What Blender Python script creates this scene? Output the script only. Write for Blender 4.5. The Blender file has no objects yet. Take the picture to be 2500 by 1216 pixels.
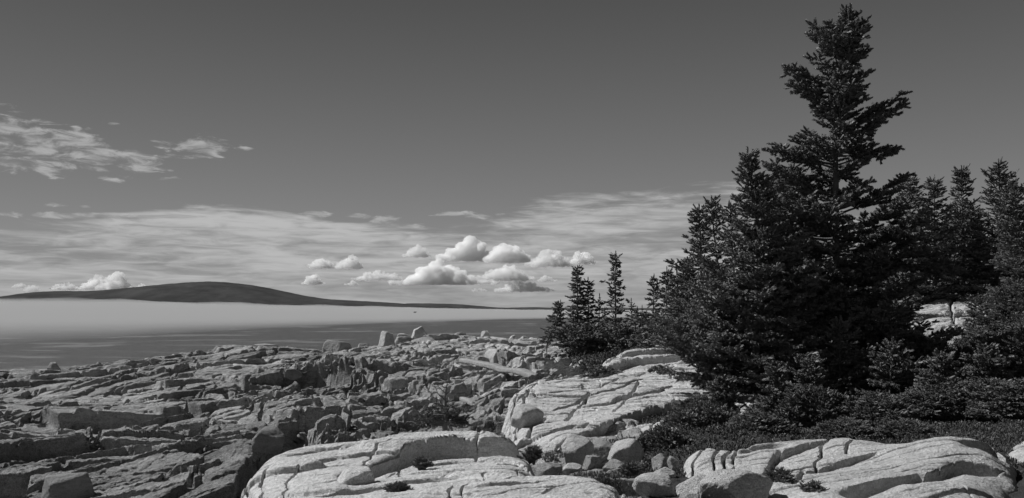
import bpy, math, numpy as np
from mathutils import Vector, Euler
C = bpy.context.scene.collection
sc = bpy.context.scene
R = math.radians

# ------------------------------------------------------------------ camera, sky, sun, exposure
F, CX, CY, HY, ZC = 2165.0, 1250.0, 608.0, 765.0, 10.0     # focal length and horizon in photo pixels, eye height over the sea
PITCH = math.atan((HY - CY) / F)
cam = bpy.data.objects.new("camera", bpy.data.cameras.new("camera"))
C.objects.link(cam)
cam.location = (0, 0, ZC)
cam.rotation_euler = (R(90) + PITCH, 0, 0)
cam.data.sensor_width = 36.0
cam.data.lens = 36.0 * F / 2500.0
cam.data.clip_start = 0.1
cam.data.clip_end = 120000.0
sc.camera = cam
sc.render.resolution_x, sc.render.resolution_y = 1024, 498
sc.view_settings.view_transform = 'Standard'
sc.view_settings.look = 'None'
sc.view_settings.exposure = 0.0
sc.view_settings.gamma = 1.0
sc.cycles.use_denoising = True
sc.cycles.max_bounces = 16
sc.cycles.volume_bounces = 16
sc.cycles.diffuse_bounces = 3
sc.cycles.transparent_max_bounces = 8

SUN_DIR = Vector((-0.66, 0.21, 0.70)).normalized()          # towards the sun: left and high
sun = bpy.data.objects.new("sun", bpy.data.lights.new("sun", 'SUN'))
C.objects.link(sun)
sun.data.energy = 5.0
sun.data.angle = R(0.5)
sun.data.color = (1, 1, 1)
sun.rotation_euler = SUN_DIR.to_track_quat('Z', 'Y').to_euler()
SUN_EL = math.asin(SUN_DIR.z)
SUN_ROT = math.atan2(SUN_DIR.x, SUN_DIR.y)


class NT:
    """tiny wrapper: builds math nodes"""
    def __init__(s, tree):
        s.t = tree
    def n(s, typ, **kw):
        nd = s.t.nodes.new(typ)
        for k, v in kw.items():
            setattr(nd, k, v)
        return nd
    def link(s, a, b):
        s.t.links.new(a, b)
    def put(s, sock, v):
        if isinstance(v, bpy.types.NodeSocket):
            s.t.links.new(v, sock)
        else:
            sock.default_value = v
    def m(s, op, a, b=0.0, c=0.0, clamp=False):
        nd = s.n('ShaderNodeMath', operation=op, use_clamp=clamp)
        s.put(nd.inputs[0], a); s.put(nd.inputs[1], b); s.put(nd.inputs[2], c)
        return nd.outputs[0]
    def sstep(s, v, a, b):
        nd = s.n('ShaderNodeMapRange', interpolation_type='SMOOTHSTEP')
        s.put(nd.inputs['Value'], v); s.put(nd.inputs['From Min'], a); s.put(nd.inputs['From Max'], b)
        return nd.outputs[0]
    def vec(s, x, y, z):
        nd = s.n('ShaderNodeCombineXYZ')
        s.put(nd.inputs[0], x); s.put(nd.inputs[1], y); s.put(nd.inputs[2], z)
        return nd.outputs[0]
    def noise(s, v, scale, detail=4, rough=.5, dist=0.0):
        nd = s.n('ShaderNodeTexNoise')
        s.put(nd.inputs['Vector'], v); s.put(nd.inputs['Scale'], scale)
        nd.inputs['Detail'].default_value = detail
        nd.inputs['Roughness'].default_value = rough
        nd.inputs['Distortion'].default_value = dist
        return nd.outputs['Fac']
    def mix(s, f, a, b):
        nd = s.n('ShaderNodeMix', data_type='FLOAT')
        s.put(nd.inputs[0], f); s.put(nd.inputs[2], a); s.put(nd.inputs[3], b)
        return nd.outputs[0]


def make_world():
    w = bpy.data.worlds.new("World"); sc.world = w; w.use_nodes = True
    t = w.node_tree; t.nodes.clear(); g = NT(t)
    out = g.n('ShaderNodeOutputWorld'); bg = g.n('ShaderNodeBackground')
    g.link(bg.outputs[0], out.inputs[0])
    sky = g.n('ShaderNodeTexSky', sky_type='NISHITA')
    sky.sun_disc = False
    sky.sun_elevation = SUN_EL; sky.sun_rotation = SUN_ROT
    sky.altitude = 10; sky.air_density = 1.0; sky.dust_density = 1.0; sky.ozone_density = 2.0
    sep = g.n('ShaderNodeSeparateColor'); g.link(sky.outputs[0], sep.inputs[0])
    # red filtered black and white film
    red = g.m('ADD', g.m('MULTIPLY', sep.outputs[0], 0.85), g.m('MULTIPLY', sep.outputs[1], 0.15))
    tc = g.n('ShaderNodeTexCoord'); xyz = g.n('ShaderNodeSeparateXYZ')
    g.link(tc.outputs['Generated'], xyz.inputs[0])
    X, Y, Z = xyz.outputs
    az = g.m('ARCTAN2', X, Y); el = g.m('ARCSINE', Z)
    def ellipse(px, py, rx, ry, tilt=0.0):
        a0, e0 = math.atan((px - CX) / F), math.atan((HY - py) / F)
        da = g.m('SUBTRACT', az, a0); de = g.m('SUBTRACT', el, e0)
        de = g.m('ADD', de, g.m('MULTIPLY', da, tilt))
        da = g.m('MULTIPLY', da, F / rx); de = g.m('MULTIPLY', de, F / ry)
        return g.m('SUBTRACT', 1.0, g.m('ADD', g.m('MULTIPLY', da, da), g.m('MULTIPLY', de, de)))
    # streaky bank of high cloud above the horizon
    streak = g.vec(g.m('MULTIPLY', az, 7.0), g.m('MULTIPLY', el, 62.0), 0.0)
    n1 = g.noise(streak, 1.0, 7, .56, .6)
    n2 = g.noise(g.vec(g.m('MULTIPLY', az, 20.0), g.m('MULTIPLY', el, 150.0), 3.0), 1.0, 5, .6, .8)
    n3 = g.noise(g.vec(g.m('MULTIPLY', az, 2.2), g.m('MULTIPLY', el, 22.0), 7.0), 1.0, 3, .5)
    ramp = g.n('ShaderNodeValToRGB')
    pts = [(-620, 765), (-450, 620), (0, 572), (200, 556), (330, 540), (480, 517), (760, 528), (900, 552), (1060, 566), (1180, 545), (1330, 498),
           (1560, 478), (1800, 462), (2050, 520), (2250, 640)]
    cr = ramp.color_ramp
    for i, (px, py) in enumerate(pts):
        a = math.atan((px - CX) / F); v = (HY - py) / F * 5
        pos = (a + 0.8) / 1.6
        e = cr.elements[i] if i < 2 else cr.elements.new(pos)
        e.position = pos; e.color = (v, v, v, 1)
    g.link(g.m('DIVIDE', g.m('ADD', az, 0.8), 1.6), ramp.inputs[0])
    top = g.m('DIVIDE', ramp.outputs[0], 5.0)
    nn = g.m('ADD', g.m('MULTIPLY', g.m('SUBTRACT', n1, .5), .050), g.m('MULTIPLY', g.m('SUBTRACT', n2, .5), .022))
    dd = g.m('ADD', g.m('SUBTRACT', top, el), nn)
    bank = g.sstep(dd, -0.003, 0.016)
    low = g.sstep(el, 0.055, 0.008)                      # thinner again just over the horizon
    dens = g.m('ADD', g.m('MULTIPLY', n1, .45), g.m('ADD', g.m('MULTIPLY', n3, .40), g.m('MULTIPLY', n2, .15)))
    bcol = g.mix(g.sstep(g.m('ADD', dens, g.m('MULTIPLY', g.m('SUBTRACT', n2, .5), .25)), .34, .62), .25, .50)
    bcol = g.mix(g.m('MULTIPLY', low, .55), bcol, g.mix(g.sstep(n1, .45, .7), .27, .42))
    # scattered flakes of cloud upper left
    pu = g.noise(g.vec(g.m('MULTIPLY', az, 34.0), g.m('MULTIPLY', el, 120.0), 11.0), 1.0, 7, .62, .5)
    flakes = None
    for e in ((50, 385, 230, 50, .17), (215, 402, 165, 36, .25), (335, 408, 60, 10, .05), (476, 380, 95, 27, .05), (580, 377, 26, 5, 0), (20, 446, 50, 20, 0),
              (92, 450, 52, 17, .4), (155, 440, 36, 9, .1), (265, 467, 26, 7, .1), (238, 444, 20, 8, .1),
              (410, 438, 10, 3, 0), (172, 357, 14, 7, 0), (262, 338, 16, 5, 0), (130, 529, 28, 5, 0), (202, 530, 14, 4, 0),
              (150, 551, 110, 8, -.05), (15, 555, 50, 8, 0), (260, 545, 60, 6, 0), (870, 530, 40, 8, 0), (940, 537, 40, 12, 0),
              (770, 527, 50, 7, 0), (1110, 522, 60, 7, -.05), (1180, 528, 60, 8, -.05), (1010, 552, 40, 8, 0)):
        v = ellipse(*e)
        flakes = v if flakes is None else g.m('MAXIMUM', flakes, v)
    flakes = g.m('MAXIMUM', flakes, -3.0)
    fl = g.sstep(g.m('ADD', g.m('MULTIPLY', flakes, .34), g.m('MULTIPLY', g.m('SUBTRACT', pu, .5), 1.9)), .04, .46)
    fcol = g.mix(g.sstep(pu, .42, .72), .30, .44)
    grad = g.m('MULTIPLY', .355, g.m('EXPONENT', g.m('MULTIPLY', g.m('MINIMUM', g.m('MAXIMUM', el, 0.0), .5), -4.2)))
    sky_out = g.m('ADD', g.m('MULTIPLY', grad, .90), g.m('MULTIPLY', g.m('MINIMUM', red, 6.0), 0.0040))
    o = g.mix(g.m('MULTIPLY', fl, .92), sky_out, fcol)
    o = g.mix(g.m('MULTIPLY', bank, .93), o, bcol)
    # below the horizon: nothing but dim sea light
    o = g.mix(g.sstep(Z, 0.0, -0.01), o, .12)
    col = g.n('ShaderNodeCombineColor')
    for i in range(3):
        g.link(o, col.inputs[i])
    g.link(col.outputs[0], bg.inputs['Color'])
    bg.inputs['Strength'].default_value = 1.0
make_world()

# ------------------------------------------------------------------ helpers
def ray(px, py):
    u, v = (px - CX) / F, (CY - py) / F
    fy = math.cos(PITCH) - v * math.sin(PITCH)
    fz = v * math.cos(PITCH) + math.sin(PITCH)
    return u / fy, fz / fy                       # dx/dy, dz/dy
def at(px, py, D):
    a, b = ray(px, py)
    return Vector((a * D, D, ZC + b * D))

U32 = np.uint32
def h32(ix, iy, seed):
    with np.errstate(over='ignore'):
        h = ix.astype(np.int64).astype(U32) * U32(374761393) + iy.astype(np.int64).astype(U32) * U32(668265263) + U32((seed * 974634777) & 0xffffffff)
        h = (h ^ (h >> U32(13))) * U32(1274126177)
        h = (h ^ (h >> U32(16))) * U32(2246822519)
        h = h ^ (h >> U32(15))
    return h
def rnd2(ix, iy, seed):
    return h32(ix, iy, seed).astype(np.float64) / 4294967295.0
def vnoise(x, y, seed=0):
    ix, iy = np.floor(x), np.floor(y); fx, fy = x - ix, y - iy
    fx = fx * fx * fx * (fx * (fx * 6 - 15) + 10); fy = fy * fy * fy * (fy * (fy * 6 - 15) + 10)
    a = rnd2(ix, iy, seed); b = rnd2(ix + 1, iy, seed); c = rnd2(ix, iy + 1, seed); d = rnd2(ix + 1, iy + 1, seed)
    return ((a * (1 - fx) + b * fx) * (1 - fy) + (c * (1 - fx) + d * fx) * fy) * 2 - 1
def fbm(x, y, octv=4, seed=0, gain=.5):
    s, a, n = 0.0, 1.0, 0.0
    for o in range(octv):
        s = s + a * vnoise(x, y, seed + o * 17); n += a
        x, y = (x * 1.7 - y * 1.05) + 13.7, (x * 1.05 + y * 1.7) - 7.1
        a *= gain
    return s / n
def voro(x, y, seed, jit=.85):
    ix, iy = np.floor(x), np.floor(y)
    best = np.full(x.shape, 1e9); cx = np.zeros_like(x); cy = np.zeros_like(x); bi = np.zeros_like(x); bj = np.zeros_like(x)
    pts = []
    for i in (-1, 0, 1):
        for j in (-1, 0, 1):
            gx, gy = ix + i, iy + j
            px = gx + .5 + (rnd2(gx, gy, seed) - .5) * jit; py = gy + .5 + (rnd2(gx, gy, seed + 1) - .5) * jit
            d = (px - x) ** 2 + (py - y) ** 2
            m = d < best
            best = np.where(m, d, best); cx = np.where(m, px, cx); cy = np.where(m, py, cy); bi = np.where(m, gx, bi); bj = np.where(m, gy, bj)
            pts.append((px, py))
    e = np.full(x.shape, 9.0)
    for px, py in pts:
        dx, dy = px - cx, py - cy
        L = np.sqrt(dx * dx + dy * dy)
        v = np.where(L > 1e-6, (((px + cx) / 2 - x) * dx + ((py + cy) / 2 - y) * dy) / np.maximum(L, 1e-6), 9.0)
        e = np.minimum(e, v)
    return x - cx, y - cy, e, rnd2(bi, bj, seed + 2), rnd2(bi, bj, seed + 3), rnd2(bi, bj, seed + 4)
def sst(v, a, b):
    t = np.clip((v - a) / (b - a), 0, 1)
    return t * t * (3 - 2 * t)
def blocks(x, y, size, aspect, rot, H, tilt, crackw, crackd, seed, bias=0.0, warp=.25, soft=.0012, jit=.85):
    """fractured plates: random lift and tilt per cell, cracks between them; steps are softened to the grid spacing"""
    c, s = math.cos(rot), math.sin(rot)
    u, v = (x * c + y * s) / (size * aspect), (-x * s + y * c) / size
    u = u + warp * fbm(x / size / .9, y / size / .9, 2, seed + 50); v = v + warp * fbm(x / size / .9, y / size / .9, 2, seed + 90)
    iu, iv = np.floor(u), np.floor(v)
    w = np.maximum(.022, .8 * soft * y / size)
    cells = []
    for i in (-1, 0, 1):
        for j in (-1, 0, 1):
            gu, gv = iu + i, iv + j
            h = h32(gu, gv, seed); h2 = h32(gu, gv, seed + 1)
            cu = gu + .5 + ((h & U32(0xffff)) / 65535.0 - .5) * jit; cv = gv + .5 + ((h >> U32(16)) / 65535.0 - .5) * jit
            r1 = (h2 & U32(0x3ff)) / 1023.0; r2 = ((h2 >> U32(10)) & U32(0x3ff)) / 1023.0; r3 = ((h2 >> U32(20)) & U32(0x3ff)) / 1023.0
            dx, dy = u - cu, v - cv
            wx, wy = (dx * aspect * c - dy * s) * size, (dx * aspect * s + dy * c) * size
            cells.append((dx * dx + dy * dy, cu, cv, H * (r1 * 2 - 1) + tilt * ((r2 - .5) * wx + (r3 - .5) * wy) - bias * wy, r2))
    d1 = cells[0][0]
    for q in cells[1:]: d1 = np.minimum(d1, q[0])
    sw = 0; sh = 0; cu1 = 0; cv1 = 0; rr = 0
    for q in cells:
        k = np.exp(-(q[0] - d1) / w); sw = sw + k; sh = sh + k * q[3]
        m = q[0] <= d1
        cu1 = np.where(m, q[1], cu1); cv1 = np.where(m, q[2], cv1); rr = np.where(m, q[4], rr)
    e = np.full(x.shape, 9.0)
    for q in cells:
        dx, dy = q[1] - cu1, q[2] - cv1
        L = np.sqrt(dx * dx + dy * dy)
        e = np.minimum(e, np.where(L > 1e-6, (((q[1] + cu1) / 2 - u) * dx + ((q[2] + cv1) / 2 - v) * dy) / np.maximum(L, 1e-6), 9.0))
    cw = np.maximum(crackw * .8, .95 * min(soft, .0013) * y)
    return sh / sw - crackd * (crackw / cw) ** .3 * np.exp(-(e * size / cw) ** 2) * (0.35 + .65 * rr)
def seg_dist(x, y, poly):
    d = np.full(x.shape, 1e9)
    for (ax, ay), (bx, by) in zip(poly[:-1], poly[1:]):
        vx, vy = bx - ax, by - ay
        t = np.clip(((x - ax) * vx + (y - ay) * vy) / (vx * vx + vy * vy + 1e-9), 0, 1)
        d = np.minimum(d, np.hypot(x - ax - t * vx, y - ay - t * vy))
    return d
def poly_sd(x, y, poly):
    """signed distance, positive inside"""
    d = seg_dist(x, y, poly + [poly[0]])
    ins = np.zeros(x.shape, bool)
    n = len(poly)
    for i in range(n):
        (x1, y1), (x2, y2) = poly[i], poly[(i + 1) % n]
        c = ((y1 > y) != (y2 > y)) & (x < (x2 - x1) * (y - y1) / (y2 - y1 + 1e-12) + x1)
        ins ^= c
    return np.where(ins, d, -d)

class TPS:
    def __init__(s, pts, lam=1e-3):
        """pts: (px, py, D) -> smooth surface z(slope, D)"""
        A, z = [], []
        for px, py, D in pts:
            p = at(px, py, D)
            A.append((p.x / p.y * 2.5, math.log(D))); z.append(p.z)
        s.A = np.array(A); z = np.array(z); n = len(A)
        r = np.hypot(s.A[:, None, 0] - s.A[None, :, 0], s.A[:, None, 1] - s.A[None, :, 1])
        K = s.k(r) + lam * np.eye(n)
        Pm = np.c_[np.ones(n), s.A]
        M = np.block([[K, Pm], [Pm.T, np.zeros((3, 3))]])
        s.w = np.linalg.solve(M, np.r_[z, 0, 0, 0])
    @staticmethod
    def k(r):
        return np.where(r > 1e-9, r * r * np.log(np.maximum(r, 1e-9)), 0)
    def __call__(s, x, y):
        x = np.asarray(x, float); y = np.asarray(y, float)
        u, v = x / y * 2.5, np.log(y)
        o = s.w[-3] + s.w[-2] * u + s.w[-1] * v
        for (a, b), w in zip(s.A, s.w):
            o = o + w * s.k(np.hypot(u - a, v - b))
        return o
def hit(px, py, fn, d0=5.5, d1=120.0):
    """first point along the pixel's ray on a surface"""
    a, b = ray(px, py)
    D = np.exp(np.linspace(math.log(d0), math.log(d1), 1500))
    z = fn(a * D, D); rz = ZC + b * D
    k = np.nonzero(rz <= z)[0]
    i = k[0] if len(k) else int(np.argmin(np.abs(rz - z)))
    return Vector((a * D[i], D[i], float(z[i])))

def mesh_obj(name, co, faces, mat, parent=None, smooth=True, ngon=4, vcol=None):
    me = bpy.data.meshes.new(name)
    co = np.ascontiguousarray(co, np.float32); faces = np.ascontiguousarray(faces, np.int32)
    me.vertices.add(len(co)); me.vertices.foreach_set('co', co.ravel())
    nf = len(faces)
    me.loops.add(nf * ngon); me.loops.foreach_set('vertex_index', faces.ravel())
    me.polygons.add(nf); me.polygons.foreach_set('loop_start', np.arange(0, nf * ngon, ngon, dtype=np.int32))
    me.update(calc_edges=True)
    me.polygons.foreach_set('use_smooth', np.full(nf, smooth, bool))
    if vcol is not None:
        a = me.attributes.new('tone', 'FLOAT', 'POINT'); a.data.foreach_set('value', np.ascontiguousarray(vcol, np.float32))
    me.materials.append(mat)
    o = bpy.data.objects.new(name, me); C.objects.link(o)
    if parent: o.parent = parent
    return o
def tag(o, label=None, cat=None, group=None, kind=None):
    if label: o['label'] = label
    if cat: o['category'] = cat
    if group: o['group'] = group
    if kind: o['kind'] = kind
    return o
def empty(name, loc, rz=0, scale=1.0):
    o = bpy.data.objects.new(name, None); C.objects.link(o)
    o.location = loc; o.rotation_euler = (0, 0, rz); o.scale = (scale,) * 3
    o.empty_display_size = .1
    return o
def copy_tree(root, loc, rz, scale, label, group=None):
    r = root.copy(); C.objects.link(r); r.location = loc; r.rotation_euler = (0, 0, rz); r.scale = scale if hasattr(scale, '__len__') else (scale,) * 3
    r['label'] = label
    if group: r['group'] = group
    for ch in list(root.children):
        c = ch.copy(); C.objects.link(c); c.parent = r
    return r

# ------------------------------------------------------------------ materials (neutral greys: the photograph is black and white)
def gmat(name):
    m = bpy.data.materials.new(name); m.use_nodes = True
    t = m.node_tree; t.nodes.clear(); g = NT(t)
    out = g.n('ShaderNodeOutputMaterial'); b = g.n('ShaderNodeBsdfPrincipled')
    g.link(b.outputs[0], out.inputs[0])
    return m, g, b, out
def grey(g, v):
    c = g.n('ShaderNodeCombineColor')
    for i in range(3): g.put(c.inputs[i], v)
    return c.outputs[0]
def rock_mat(name, base, var=.35, sc_=1.0, speck=.25, bump=.6, dark=.0, use_tone=False):
    m, g, b, out = gmat(name)
    tc = g.n('ShaderNodeTexCoord').outputs['Object']
    big = g.noise(tc, .45 * sc_, 5, .6)
    mid = g.noise(tc, 2.6 * sc_, 7, .68, .3)
    fine = g.noise(tc, 28 * sc_, 5, .75)
    vf = g.n('ShaderNodeTexNoise'); g.put(vf.inputs['Vector'], tc); vf.inputs['Scale'].default_value = 120 * sc_; vf.inputs['Detail'].default_value = 2
    mp = g.n('ShaderNodeMapping'); g.link(tc, mp.inputs[0]); mp.inputs['Rotation'].default_value = (0.2, .1, .5); mp.inputs['Scale'].default_value = (.5, 3.0, 6.0)
    lay = g.noise(mp.outputs[0], 1.2 * sc_, 6, .7, .5)
    grain = g.noise(tc, 55 * sc_, 3, .6)
    blot = g.noise(tc, 9 * sc_, 5, .7, .4)
    v = g.m('ADD', g.m('MULTIPLY', g.m('SUBTRACT', big, .5), 1.6), g.m('MULTIPLY', g.m('SUBTRACT', mid, .5), 1.6))
    v = g.m('ADD', v, g.m('MULTIPLY', g.m('SUBTRACT', lay, .5), 1.4))
    v = g.m('ADD', v, g.m('MULTIPLY', g.m('SUBTRACT', blot, .5), 2.0))
    v = g.m('ADD', v, g.m('MULTIPLY', g.m('SUBTRACT', fine, .5), speck * 7))
    v = g.m('ADD', v, g.m('MULTIPLY', g.m('SUBTRACT', grain, .5), speck * 6))
    v = g.m('MULTIPLY', v, var)
    val = g.m('MULTIPLY', base, g.m('ADD', 1.0, v))
    # dark lichen spots
    lich = g.sstep(g.m('ADD', g.m('MULTIPLY', mid, .6), g.m('MULTIPLY', fine, .4)), .62 - dark * .12, .72 - dark * .1)
    val = g.mix(g.m('MULTIPLY', lich, .6), val, base * .3)
    crust = g.sstep(g.m('ADD', g.m('MULTIPLY', blot, .55), g.m('MULTIPLY', grain, .45)), .56, .66)
    val = g.mix(g.m('MULTIPLY', crust, .18), val, base * .45)
    if use_tone:
        at_ = g.n('ShaderNodeAttribute', attribute_name='tone')
        val = g.m('MULTIPLY', val, at_.outputs['Fac'])
    val = g.m('MAXIMUM', val, .02)
    g.link(grey(g, val), b.inputs['Base Color'])
    b.inputs['Roughness'].default_value = .92
    b.inputs['Specular IOR Level'].default_value = .15
    hgt = g.m('ADD', g.m('MULTIPLY', mid, .5), g.m('ADD', g.m('MULTIPLY', fine, .22), g.m('ADD', g.m('MULTIPLY', blot, .25), g.m('MULTIPLY', lay, .35))))
    bp = g.n('ShaderNodeBump'); bp.inputs['Strength'].default_value = bump; bp.inputs['Distance'].default_value = .22 / sc_
    g.link(hgt, bp.inputs['Height']); g.link(bp.outputs[0], b.inputs['Normal'])
    return m
M_PALE = rock_mat('pale_granite', .58, .40, 1.0, .5, .9)
M_PALE2 = rock_mat('pale_smooth_granite', .51, .40, 1.0, .45, .9)
M_DARK = rock_mat('dark_jointed_rock', .26, .75, 1.0, .5, 1.0, .5, use_tone=True)
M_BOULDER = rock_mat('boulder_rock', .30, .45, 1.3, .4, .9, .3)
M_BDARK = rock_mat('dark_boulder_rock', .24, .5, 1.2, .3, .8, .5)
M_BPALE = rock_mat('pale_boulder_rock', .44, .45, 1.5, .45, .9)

def leaf_mat(name, base, var=.5):
    m, g, b, out = gmat(name)
    geo = g.n('ShaderNodeNewGeometry')
    tc = g.n('ShaderNodeTexCoord').outputs['Object']
    n = g.noise(tc, 1.3, 3, .6)
    v = g.m('ADD', g.m('MULTIPLY', g.m('SUBTRACT', geo.outputs['Random Per Island'], .5), var), g.m('MULTIPLY', g.m('SUBTRACT', n, .5), 1.4))
    val = g.m('MAXIMUM', g.m('MULTIPLY', base, g.m('ADD', 1.0, v)), .01)
    g.link(grey(g, val), b.inputs['Base Color'])
    b.inputs['Roughness'].default_value = .55
    b.inputs['Specular IOR Level'].default_value = .35
    return m
M_NEEDLE = leaf_mat('spruce_needles', .12)
M_NEEDLE_FAR = leaf_mat('distant_spruce_needles', .12)
M_NEEDLE_L = leaf_mat('bush_needles', .115)
M_HEATH = leaf_mat('heath_leaves', .070, .8)
M_GRASS = leaf_mat('dry_grass', .14, .8)
def bark_mat(name, base):
    m, g, b, out = gmat(name)
    tc = g.n('ShaderNodeTexCoord').outputs['Object']
    mp = g.n('ShaderNodeMapping'); g.link(tc, mp.inputs[0]); mp.inputs['Scale'].default_value = (9, 9, 2.5)
    n = g.noise(mp.outputs[0], 2.0, 5, .7)
    g.link(grey(g, g.m('MULTIPLY', g.m('ADD', .4, n), base)), b.inputs['Base Color'])
    b.inputs['Roughness'].default_value = .9; b.inputs['Specular IOR Level'].default_value = .1
    bp = g.n('ShaderNodeBump'); bp.inputs['Strength'].default_value = .8; bp.inputs['Distance'].default_value = .03
    g.link(n, bp.inputs['Height']); g.link(bp.outputs[0], b.inputs['Normal'])
    return m
M_BARK = bark_mat('spruce_bark', .17)
M_DEAD = bark_mat('bleached_dead_wood', .32)
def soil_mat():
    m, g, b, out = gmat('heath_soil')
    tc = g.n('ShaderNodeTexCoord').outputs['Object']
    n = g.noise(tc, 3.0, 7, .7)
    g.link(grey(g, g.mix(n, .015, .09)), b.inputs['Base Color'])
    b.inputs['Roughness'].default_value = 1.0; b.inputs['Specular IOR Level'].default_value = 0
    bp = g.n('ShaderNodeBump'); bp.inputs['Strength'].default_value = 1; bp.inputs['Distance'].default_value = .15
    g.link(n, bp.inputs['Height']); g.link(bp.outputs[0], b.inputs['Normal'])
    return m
M_SOIL = soil_mat()

# ------------------------------------------------------------------ sea
def make_sea():
    m, g, b, out = gmat('sea_water')
    geo = g.n('ShaderNodeNewGeometry').outputs['Position']
    sx = g.n('ShaderNodeSeparateXYZ'); g.link(geo, sx.inputs[0])
    # current bands and wind lanes, their glint put into the base colour as paler streaks
    p = g.vec(g.m('MULTIPLY', sx.outputs[0], .013), g.m('MULTIPLY', g.m('LOGARITHM', g.m('MAXIMUM', sx.outputs[1], 10.0), math.e), 7.0), 0.0)
    lanes = g.noise(p, 1.3, 5, .62, .7)
    rip = g.noise(g.vec(g.m('MULTIPLY', sx.outputs[0], .25), g.m('MULTIPLY', sx.outputs[1], .09), 0.0), 1.0, 4, .7)
    v = g.mix(g.sstep(lanes, .54, .64), .080, .17)
    v = g.m('MULTIPLY', v, g.m('ADD', .55, g.m('MULTIPLY', rip, .9)))
    g.link(grey(g, v), b.inputs['Base Color'])
    b.inputs['Roughness'].default_value = .45
    b.inputs['Specular IOR Level'].default_value = .08
    w1 = g.n('ShaderNodeTexNoise'); mp = g.n('ShaderNodeMapping'); mp.inputs['Scale'].default_value = (.16, .5, 1)
    g.link(geo, mp.inputs[0]); g.link(mp.outputs[0], w1.inputs['Vector']); w1.inputs['Scale'].default_value = 1.0; w1.inputs['Detail'].default_value = 8
    w1.inputs['Roughness'].default_value = .65
    bp = g.n('ShaderNodeBump'); bp.inputs['Strength'].default_value = 1.0; bp.inputs['Distance'].default_value = 1.2
    g.link(w1.outputs[0], bp.inputs['Height']); g.link(bp.outputs[0], b.inputs['Normal'])
    # graded grid with real swell close in
    s = np.linspace(-3.0, 3.0, 260); D = np.r_[-400, -50, np.exp(np.linspace(math.log(40), math.log(60000), 520))]
    S, DD = np.meshgrid(s, D)
    X = np.where(DD < 40, S * 400, S * DD); Y = DD
    Z = .35 * fbm(X / 9, Y / 5, 3, 5) * np.clip(1 - Y / 2500, 0, 1) * (Y > 0)
    co = np.stack([X, Y, Z], -1).reshape(-1, 3)
    o = mesh_obj('sea', co, grid_faces(*X.shape), m)
    tag(o, kind='structure')
def grid_faces(nr, nc, mask=None):
    i = np.arange(nr * nc).reshape(nr, nc)
    f = np.stack([i[:-1, :-1], i[:-1, 1:], i[1:, 1:], i[1:, :-1]], -1)
    f = f.reshape(-1, 4)
    return f if mask is None else f[mask.ravel()]
make_sea()

# ------------------------------------------------------------------ distant hills
def make_hills():
    m, g, b, out = gmat('distant_forest')
    tc = g.n('ShaderNodeTexCoord').outputs['Object']
    n = g.noise(tc, .004, 8, .7)
    g.link(grey(g, g.mix(g.sstep(n, .35, .65), .045, .068)), b.inputs['Base Color'])
    b.inputs['Roughness'].default_value = 1; b.inputs['Specular IOR Level'].default_value = 0
    def ridge(name, D, prof, depth, mat, seed):
        px = np.linspace(prof[0][0], prof[-1][0], 700)
        py = np.interp(px, [p[0] for p in prof], [p[1] for p in prof])
        # smooth the polyline a little
        k = np.hanning(25); k /= k.sum(); py = np.convolve(np.pad(py, 12, 'edge'), k, 'valid')
        x = (px - CX) / F * D * 1.0; h = (HY - py) / F * D + ZC
        v = np.linspace(-1, 1, 90)
        X, V = np.meshgrid(x, v); H = np.tile(h, (len(v), 1))
        Y = D + V * depth
        prof_v = np.clip(1 - np.abs(V) ** 1.8, 0, 1)
        Z = H * prof_v * (1 + .18 * fbm(X / 900, Y / 700, 5, seed) * (1 - prof_v)) + 9 * fbm(X / 260, Y / 260, 4, seed + 5) - 5
        Z = np.where(prof_v > .985, H + 2.5 * fbm(X / 60, Y / 60, 3, seed + 9), Z)
        o = mesh_obj(name, np.stack([X, Y, Z], -1).reshape(-1, 3), grid_faces(*X.shape), mat)
        tag(o, kind='structure')
    ridge('hill', 8500, [(-900, 752), (-500, 740), (-200, 738), (-60, 731), (40, 723), (90, 714), (150, 711), (232, 712), (330, 703), (400, 696), (470, 690), (520, 688),
                         (560, 690), (620, 697), (680, 709), (740, 722), (800, 731), (900, 736), (980, 741), (1040, 748), (1100, 764), (1180, 790)], 1300, m, 3)
    ridge('hill', 12000, [(860, 790), (930, 752), (975, 742), (1000, 741), (1060, 741), (1100, 742), (1150, 745), (1190, 749), (1230, 752), (1290, 750), (1340, 751),
                          (1400, 753), (1450, 757), (1480, 750), (1530, 752), (1600, 753), (1800, 758), (2300, 765), (3200, 770)], 1500, m, 13)
make_hills()

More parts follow.
